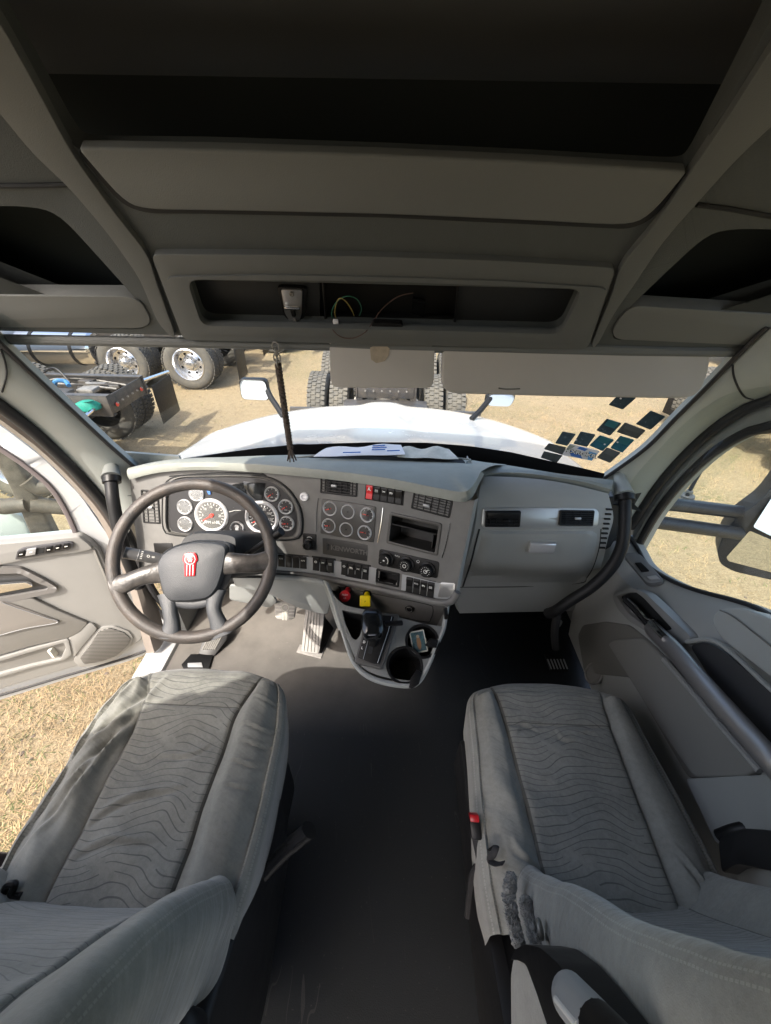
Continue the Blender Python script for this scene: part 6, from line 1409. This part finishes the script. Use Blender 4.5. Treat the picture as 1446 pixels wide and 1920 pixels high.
for k in range(5): b.box((-.026, .026-.013*k, 0), (.022, .002, .0015), paper_c, Mb_); b.box((.026, .026-.013*k, 0), (.022, .002, .0015), paper_c, Mb_)
for x in (-.008, -.003, .003, .008): b.box((x, -.022, 0), (.002, .034, .0015), paper_c, Mb_)
b.build('embossing', pd_)
b = MB(); b.tube(spl([g2(540, 1140, -.012), W(538, 1120, 1.60), W(532, 1105, 1.55), W(530, 1090, 1.5)], 6), .010, black_p, n=10, flat=1.6); b.build('pedal_arm', t)
t = thing('clutch_footrest', tuple(Zp(400, 1200, 0)), 'ribbed footrest on a black plate beneath the steering wheel', 'footrest')
pn3 = V((.1, -.5, .86)).normalized(); g3 = PEDf(Zp(390, 1222, .02), pn3)
b = MB(); b.plate([g3(u, v) for u, v in [(385, 1180), (430, 1172), (425, 1200), (402, 1230), (372, 1226)]], .01, black_p, n=pn3, bev=.003); b.build('plate', t)
b = MB()
for k in range(7): s = k/6; b.tube([g3(380+22*s, 1218, .002), g3(400+24*s, 1178, .002)], .004, door_dark, n=6)
b.build('ribs', t)
b = MB(); b.plate([Zp(u, v, .012) for u, v in [(340, 1246), (358, 1226), (400, 1226), (392, 1252), (345, 1256)]], .01, black_p, n=(0, 0, 1), bev=.002); b.plate([Zp(u, v, .018) for u, v in [(352, 1243), (378, 1242), (380, 1250), (352, 1250)]], .005, silver, n=(0, 0, 1), bev=.001); b.build('toe_step', t)
# ribbed vent on the passenger floor
t = thing('floor_vent', tuple(Zp(1045, 1247, .0)), 'ribbed floor vent beside the passenger door', 'vent')
b = MB(); b.plate([Zp(u, v, .01) for u, v in [(1022, 1226), (1055, 1232), (1066, 1258), (1032, 1256)]], .01, black_p, n=(0, 0, 1), bev=.002); b.build('plate', t)
b = MB()
for k in range(6): b.tube([Zp(1027+6*k, 1236, .014), Zp(1034+6*k, 1254, .014)], .003, silver, n=6)
b.build('ribs', t)
# ================================================================== SEATS
from mathutils import noise as mnoise
def ease(x): x = max(0, min(1, x)); return x*x*(3-2*x)
def cushion(cx, y0, y1, ztop, hwf, pf, cloth, par, wr=.006, seed=0, H=.17, folds=()):
    # y0 rear, y1 front; hwf(t) half width, pf(t) centre panel half width, t = 0 front .. 1 rear
    L = y1-y0; NJ = 130; NI = 130; rows = []; uvs = []
    js = [(-1-.25*k, 0) for k in range(0)]
    seq = []
    for k in range(9): seq.append(('f', k/8))           # front face going up
    for k in range(NJ+1): seq.append(('t', k/NJ))
    for kind, s in seq:
        t = 0 if kind == 'f' else s
        hw = hwf(t); p = pf(t); row = []; ur = []
        r0 = .055
        d = t*L
        if kind == 'f': drop = H-(H-r0)*s; y = y1-.004*math.sin(s*3)
        else:
            if d < r0: a = math.acos(max(-1, min(1, 1-d/r0))); drop = r0*(1-math.sin(a)); y = y1-d
            else: drop = 0; y = y1-d
        for i in range(NI+1):
            a = -1+2*i/NI
            # across: flat centre, raised bolster, rolled side
            q = abs(a); sg = 1 if a >= 0 else -1
            if q <= .42: x = p*q/.42; z = 0; un = .52*q/.42
            elif q <= .80:
                r = (q-.42)/.38; x = p+(hw-p-.022)*r; z = .022*math.sin(math.pi*min(1, r*.9+.1))**1.0*ease(r*3); z -= .012*ease((r-.7)/.3); un = .52+.40*r
            else:
                r = (q-.80)/.20; ang = r*math.pi*.5
                x = hw-.022+.022*math.sin(min(1, r*2.2)*math.pi/2); z = -.004-.03*(1-math.cos(min(1, r*2.2)*math.pi/2)); 
                if r > .4545: z -= (r-.4545)/.5455*(H-.034); x -= .02*(r-.4545)
                z -= .0; un = .92+.08*min(1, r*2.2)+ max(0, r-.4545)*.6
            if q <= .42: z += -.006*(1-(q/.42)**2)+.010*math.cos(a*2)
            g = abs(x-p)/.005; z -= .0055*math.exp(-g*g) if q < .85 else 0
            gy = abs(d-SEAM_Y*1.0)/.005; z -= .005*math.exp(-gy*gy) if q < .42 else 0
            zz = z-drop*(1 if 1 else 0)
            if kind == 'f' or d < r0: zz = min(z, 0)*.6-drop if q < .8 else min(z, -drop)
            nx = x*sg
            w1 = mnoise.noise(V((nx*5+seed, (y+nx*.35)*16, seed)))*wr*1.2*(1 if q < .8 else .4)*(0 if kind == 'f' else min(1, d/.08))
            w2 = mnoise.noise(V((nx*14+seed*2, (y-nx*.8)*9, 3.3)))*wr*.7
            if q > .42 and sg < 0: w2 += wr*1.3*mnoise.noise(V((nx*26+y*11, y*7, seed+9)))
            for (fx0, fd0, fx1, fd1, fw, fa) in folds:
                ex, ed = fx1-fx0, fd1-fd0; ll = ex*ex+ed*ed; tt = ((nx-fx0)*ex+(d-fd0)*ed)/ll
                if 0 < tt < 1 and kind == 't':
                    dist = ((nx-fx0)*ed-(d-fd0)*ex)/math.sqrt(ll)+.012*math.sin(tt*5+fx0*30); q2 = dist/fw; w2 += fa*math.sin(math.pi*tt)*(math.exp(-q2*q2)*-1+.9*math.exp(-(q2-1.8)**2))
            yo = -.045*abs(min(1, x/hw))**3*max(0, 1-t*2.2)**2
            row.append(V((cx+nx, y+yo, ztop+zz+w1+w2))); ur.append((un*sg, d if kind == 't' else -(H-drop)*.0-.0-(drop-r0)))
        rows.append(row); uvs.append(ur)
    b = MB(); b.loft(rows, cloth, uv=uvs); return b.build('cushion', par, sharp=70)
SEAM_Y = .13
def backrest(cx, spine, hwf, cloth, par, th=.13, wr=.004, seed=0, name='backrest', bol=.055, pf=.52):
    # spine: list of (y, z) of the front face from bottom to top
    S = resample(spl([V((0, y, z)) for y, z in spine], 8), 80); N = len(S); rows = []; uvs = []; L = 0
    cs = [(0, 0), (.2, .002), (.40, .006), (.48, .010), (.53, .012), (.60, .022), (.70, .045), (.80, .060), (.88, .060), (.95, .045), (1.0, .015), (1.0, -.03), (.99, -.07), (.96, -.105), (.88, -.125), (.7, -.13), (.35, -.13), (0, -.13)]
    cs = [V((x, d*(bol/.06) if d > 0 else d*th/.13, 0)) for x, d in cs]; half = spl(cs, 4)
    full = [V((-p.x, p.y, 0)) for p in half[::-1]][:-1]+half
    cum = [0]
    for k in range(1, len(half)): cum.append(cum[-1]+math.hypot(half[k].x-half[k-1].x, (half[k].y-half[k-1].y)*(.5 if half[k].x < .8 else 4)))
    fu = [-c for c in cum[::-1]][:-1]+cum
    for j, c in enumerate(S):
        t = j/(N-1); tg = (S[min(N-1, j+1)]-S[max(0, j-1)]).normalized(); nf = V((0, -tg.z, tg.y)); nf = -nf if nf.y < 0 else nf
        if j: L += (S[j]-S[j-1]).length
        e = 1.0
        if t < .06: e = math.sqrt(max(0, 1-((.06-t)/.06)**2))*.25+.75
        if t > .9: e = math.sqrt(max(.0, 1-((t-.9)/.1)**2))*.35+.65
        ei = 1.0 if .03 < t < .97 else (.75 if t < .015 or t > .985 else .93)
        row = []; ur = []
        for p, u_ in zip(full, fu):
            hw = hwf(t); x = p.x*hw*(e if abs(p.x) > 0 else 1); d = p.y*ei
            w = mnoise.noise(V((x*9+seed, L*12+x*4, seed)))*wr+mnoise.noise(V((x*22, L*20, seed+4)))*wr*.4
            g = abs(abs(p.x)-pf)/.02
            if d > -.01: d -= .005*math.exp(-g*g)
            row.append(V((cx+x, c.y, c.z))+nf*(d+w)); ur.append((u_, L))
        rows.append(row); uvs.append(ur)
    cb = sum(rows[0], V((0, 0, 0)))/len(rows[0]); ct = sum(rows[-1], V((0, 0, 0)))/len(rows[-1])
    rows = [[cb.lerp(p, .6) for p in rows[0]]]+rows+[[ct.lerp(p, .6)+V((0, 0, .01)) for p in rows[-1]]]; uvs = [uvs[0]]+uvs+[uvs[-1]]
    b = MB(); b.loft(rows, cloth, uv=uvs, closed_u=True, capu=True); return b.build(name, par, sharp=75)
base_m = mat('seat_base_black', (.012, .012, .013), .55, var=.3, vscale=20)
def seatbase(par, cx, y0, y1, hw, z0, z1):
    b = MB(); b.box((cx, (y0+y1)/2, (z0+z1)/2), (hw*2, y1-y0, z1-z0), base_m, bev=.03, seg=3); b.build('seat_base', par)
    b = MB(); 
    for k in range(5): b.box((cx, (y0+y1)/2, .05+.05*k), (hw*2*.8, (y1-y0)*.8, .02), black_m, bev=.008)
    b.build('suspension_boot', par)
# driver seat
dz = .585
ds = thing('seat', (-.487, .4, 0), 'driver seat with creased grey cloth and a sunlit front corner', 'seat', 'front seats of the truck cab')
hwd = lambda t: interp([(0, .185), (.05, .215), (.15, .232), (.35, .248), (.6, .252), (.8, .250), (1, .24)], t)
pfd = lambda t: interp([(0, .160), (.08, .15), (.25, .122), (.5, .116), (1, .112)], t)
cushion(-.467, .13, .665, dz, hwd, pfd, seat_f1, ds, wr=.008, seed=1.7, folds=[(-.11, .03, -.245, .30, .009, .013), (-.12, .10, -.235, .40, .008, .011), (-.14, .16, -.22, .46, .007, .009), (-.16, .03, -.25, .18, .007, .009), (-.12, .40, .07, .30, .006, .008), (-.11, .45, .05, .40, .006, .007), (-.05, .27, .10, .22, .005, .005), (.15, .12, .23, .09, .004, .005), (.14, .20, .235, .17, .004, .006), (.15, .235, .235, .205, .004, .006), (.145, .28, .23, .25, .004, .006), (.15, .33, .23, .29, .004, .005)])
backrest(-.487, [(.165, .56), (.135, .66), (.11, .74), (.07, .84), (.02, .94), (-.05, 1.04), (-.12, 1.14), (-.17, 1.24)], lambda t: interp([(0, .262), (.3, .262), (.7, .255), (1, .2)], t), seat_f1, ds, th=.10, seed=2.2, bol=.05)
seatbase(ds, -.487, .0, .55, .235, .10, .44)
b = MB(); b.plate(rnd([V((-.225, .40, .40)), V((-.225, .40, .48)), V((-.225, .16, .55)), V((-.225, .0, .62)), V((-.225, -.12, .62)), V((-.225, -.12, .2)), V((-.225, .1, .12)), V((-.225, .36, .16))], .03), .03, base_m, n=(1, 0, 0), bev=.012, seg=3); b.build('side_cover', ds)
sl_ = mat('lever_grip', (.014, .014, .015), .22)
b = MB(); b.tube(spl([W(470, 1672, .90), W(478, 1655, .90), W(500, 1630, .90)], 5), .010, steel_m, n=10); b.tube(spl([W(488, 1648, .90), W(520, 1612, .895), W(552, 1580, .89)], 5), lambda s: .0175+.004*s, sl_, n=14, flat=.75); b.tube([W(551, 1581, .889), W(580, 1556, .885)], .0225, sl_, n=14, flat=.8); b.build('seat_lever', ds)
b = MB(); b.tube(spl([Xp(-120, 1600, -.80), Xp(0, 1612, -.79), Xp(48, 1618, -.775), Xp(60, 1640, -.76)], 6), .013, mat('bar_plum', (.04, .03, .035), .4), n=12); b.build('side_bar', ds)
b = MB(); b.tube(spl([W(4, 1690, .72), W(12, 1662, .72), W(28, 1658, .72), W(22, 1678, .72), W(40, 1680, .72)], 6), .006, black_p, n=8); b.build('strap_hook', ds)
b = MB(); b.box((-.24, -.01, .66), (.05, .12, .1), base_m, bev=.03, seg=4); b.build('recliner_cover', ds)
# passenger seat
pz = .445
ps = thing('seat', (.528, .45, 0), 'passenger seat with light grey cloth and torn fleece by its inner hinge', 'seat', 'front seats of the truck cab')
SEAM_Y = .155
hwp = lambda t: interp([(0, .195), (.025, .225), (.07, .242), (.15, .25), (.35, .255), (.6, .265), (.85, .270), (1, .265)], t)
pfp = lambda t: interp([(0, .172), (.2, .152), (.5, .142), (1, .132)], t)
cushion(.526, .17, .745, pz, hwp, pfp, seat_f2, ps, wr=.005, seed=5.1, H=.19, folds=[(-.13, .18, -.06, .165, .006, .006), (-.02, .165, .03, .21, .005, .005), (.14, .42, .25, .55, .005, .007), (-.2, .42, -.14, .50, .006, .006), (.05, .165, .10, .20, .005, .005)])
backrest(.553, [(.235, .40), (.20, .47), (.155, .60), (.115, .74), (.06, .88), (.02, 1.02), (-.015, 1.16), (-.05, 1.28), (-.09, 1.38)], lambda t: interp([(0, .235), (.3, .243), (.7, .243), (1, .2)], t), seat_f2, ps, th=.17, seed=7.7, wr=.003, bol=.065)
seatbase(ps, .525, .08, .68, .215, .06, .28)
b = MB(); b.plate(rnd([V((.268, .62, .12)), V((.268, .62, .29)), V((.268, .3, .31)), V((.268, .05, .4)), V((.268, -.1, .5)), V((.268, -.15, .1))], .02), .03, base_m, n=(-1, 0, 0), bev=.01); b.build('side_cover', ps)
# folded armrest with its lever at the inner side of the passenger backrest
def AX(u, v, x): return Xp(u, v, x)
b = MB(); b.plate(rnd([AX(u, v, .262) for u, v in [(957, 1830), (962, 1795), (975, 1790), (1010, 1840), (1060, 1940), (1080, 2060), (960, 2080)]], .015), .03, seat_f2, n=(-1, 0, 0), bev=.012, seg=4); ar_ = b.build('armrest', ps)
b = MB(); b.plate(rnd([AX(u, v, .250) for u, v in [(957, 1800), (966, 1780), (984, 1770), (1012, 1776), (1045, 1805), (1078, 1850), (1150, 1960), (1180, 2060), (1080, 2080), (1038, 1960), (1008, 1868), (986, 1808), (970, 1800)]], .012), .05, black_p, n=(-1, 0, 0), bev=.014, seg=4); b.build('armrest_frame', ar_)
b = MB(); A_, B_ = AX(1064, 1862, .238), AX(1120, 1925, .238); dv_ = B_-A_; b.tube([A_-dv_*.02, A_+dv_*.03, A_+dv_*.12, A_+dv_*.3, B_, B_+dv_*.1], lambda s: .010+.010*min(1, s*3), silver, n=24); b.tube([B_+dv_*.08, B_+dv_], .020, black_p, n=18)
b.tube([A_+dv_*.25+V((-.0195, 0, .003)), B_+V((-.0195, 0, .003))], .003, white_d, n=8); b.build('armrest_dial', ar_)
# torn fleece
b = MB(); rs = random.Random(11)
for path in ([(958, 1648, .80), (955, 1690, .77), (962, 1730, .74), (975, 1768, .71)], [(985, 1690, .75), (992, 1720, .73), (1004, 1760, .70), (1012, 1775, .69)]):
    P = spl([W(*p) for p in path], 8)
    for p in P:
        b2 = bmesh.new(); bmesh.ops.create_icosphere(b2, subdivisions=3, radius=.0105)
        for v_ in b2.verts: v_.co *= 1+.5*mnoise.noise(v_.co*320+p*60)
        b.merge(b2, fuzz_m, Matrix.Translation(p+V((rs.uniform(-.003, .003), rs.uniform(-.003, .003), rs.uniform(-.003, .003)))))
for path in ([(958, 1648, .795), (955, 1690, .765), (962, 1730, .735), (975, 1768, .705)], [(985, 1690, .745), (992, 1720, .725), (1004, 1760, .695), (1012, 1775, .685)]):
    P = spl([W(*p) for p in path], 60)
    for p in P:
        for _ in range(9):
            a = V((rs.gauss(0, 1), rs.gauss(0, 1), rs.gauss(0, 1))).normalized(); q = p+a*rs.uniform(.006, .010); e = q+(a+V((rs.gauss(0, .5), rs.gauss(0, .5), rs.gauss(0, .5)))).normalized()*rs.uniform(.004, .009); sd2 = a.cross(V((.3, .5, .8))).normalized()*.0005
            b.add([q-sd2, q+sd2, e], [(0, 1, 2)], fuzz_m)
b.build('torn_fleece', ps)
b = MB()
for u, v in ((1013, 1742), (1030, 1770), (1037, 1782)): b.torus(.010, .004, steel_m, Matrix.Translation(W(u, v, .66)) @ Matrix.Rotation(R(70), 4, 'Y'), 18, 8)
b.build('seat_spring', ps)
b = MB(); b.tube(spl([W(1350, 1568, .93), W(1385, 1556, .90), W(1430, 1552, .88), W(1480, 1575, .86), W(1520, 1610, .85)], 6), .014, black_p, n=12); b.plate(rnd([Xp(u, v, .80) for u, v in [(1345, 1570), (1390, 1552), (1446, 1556), (1520, 1600), (1480, 1640), (1380, 1620), (1352, 1640)]], .02), .04, base_m, n=(-1, 0, .3), bev=.012); b.build('outer_hinge', ps)
# seat belt buckle beside the passenger seat
t = thing('seat_belt_buckle', tuple(Zp(905, 1700, 0)), 'red buttoned seat belt buckle on a black stalk beside the passenger seat', 'seat belt buckle')
b = MB(); b.tube(spl([W(893, 1556, .955), W(898, 1580, .955), W(903, 1615, .97), (.27, .3, .26), (.27, .25, .12)], 6), .010, belt_m, n=10, flat=1.5); b.build('stalk', t)
M = basis(W(890, 1543, .955), V((1, 0, 0)), V((-.1, .8, .55)).normalized(), V((0, -.55, .8))); b = MB(); b.box((0, -.01, 0), (.026, .045, .018), black_p, M, bev=.005); b.build('buckle_body', t)
b = MB(); b.box((0, .012, .002), (.022, .016, .020), red_m, M, bev=.003); b.build('release_button', t)
t = thing('seat_strap', tuple(W(925, 1600, .9)), 'thin black strap looped at the inner edge of the passenger cushion', 'strap')
b = MB(); b.tube(spl([W(905, 1612, .96), W(915, 1598, .93), W(930, 1586, .90), W(926, 1600, .89), W(918, 1612, .90), W(930, 1620, .88), W(944, 1618, .86)], 6), .007, belt_m, n=8, flat=.25); b.build('webbing', t)
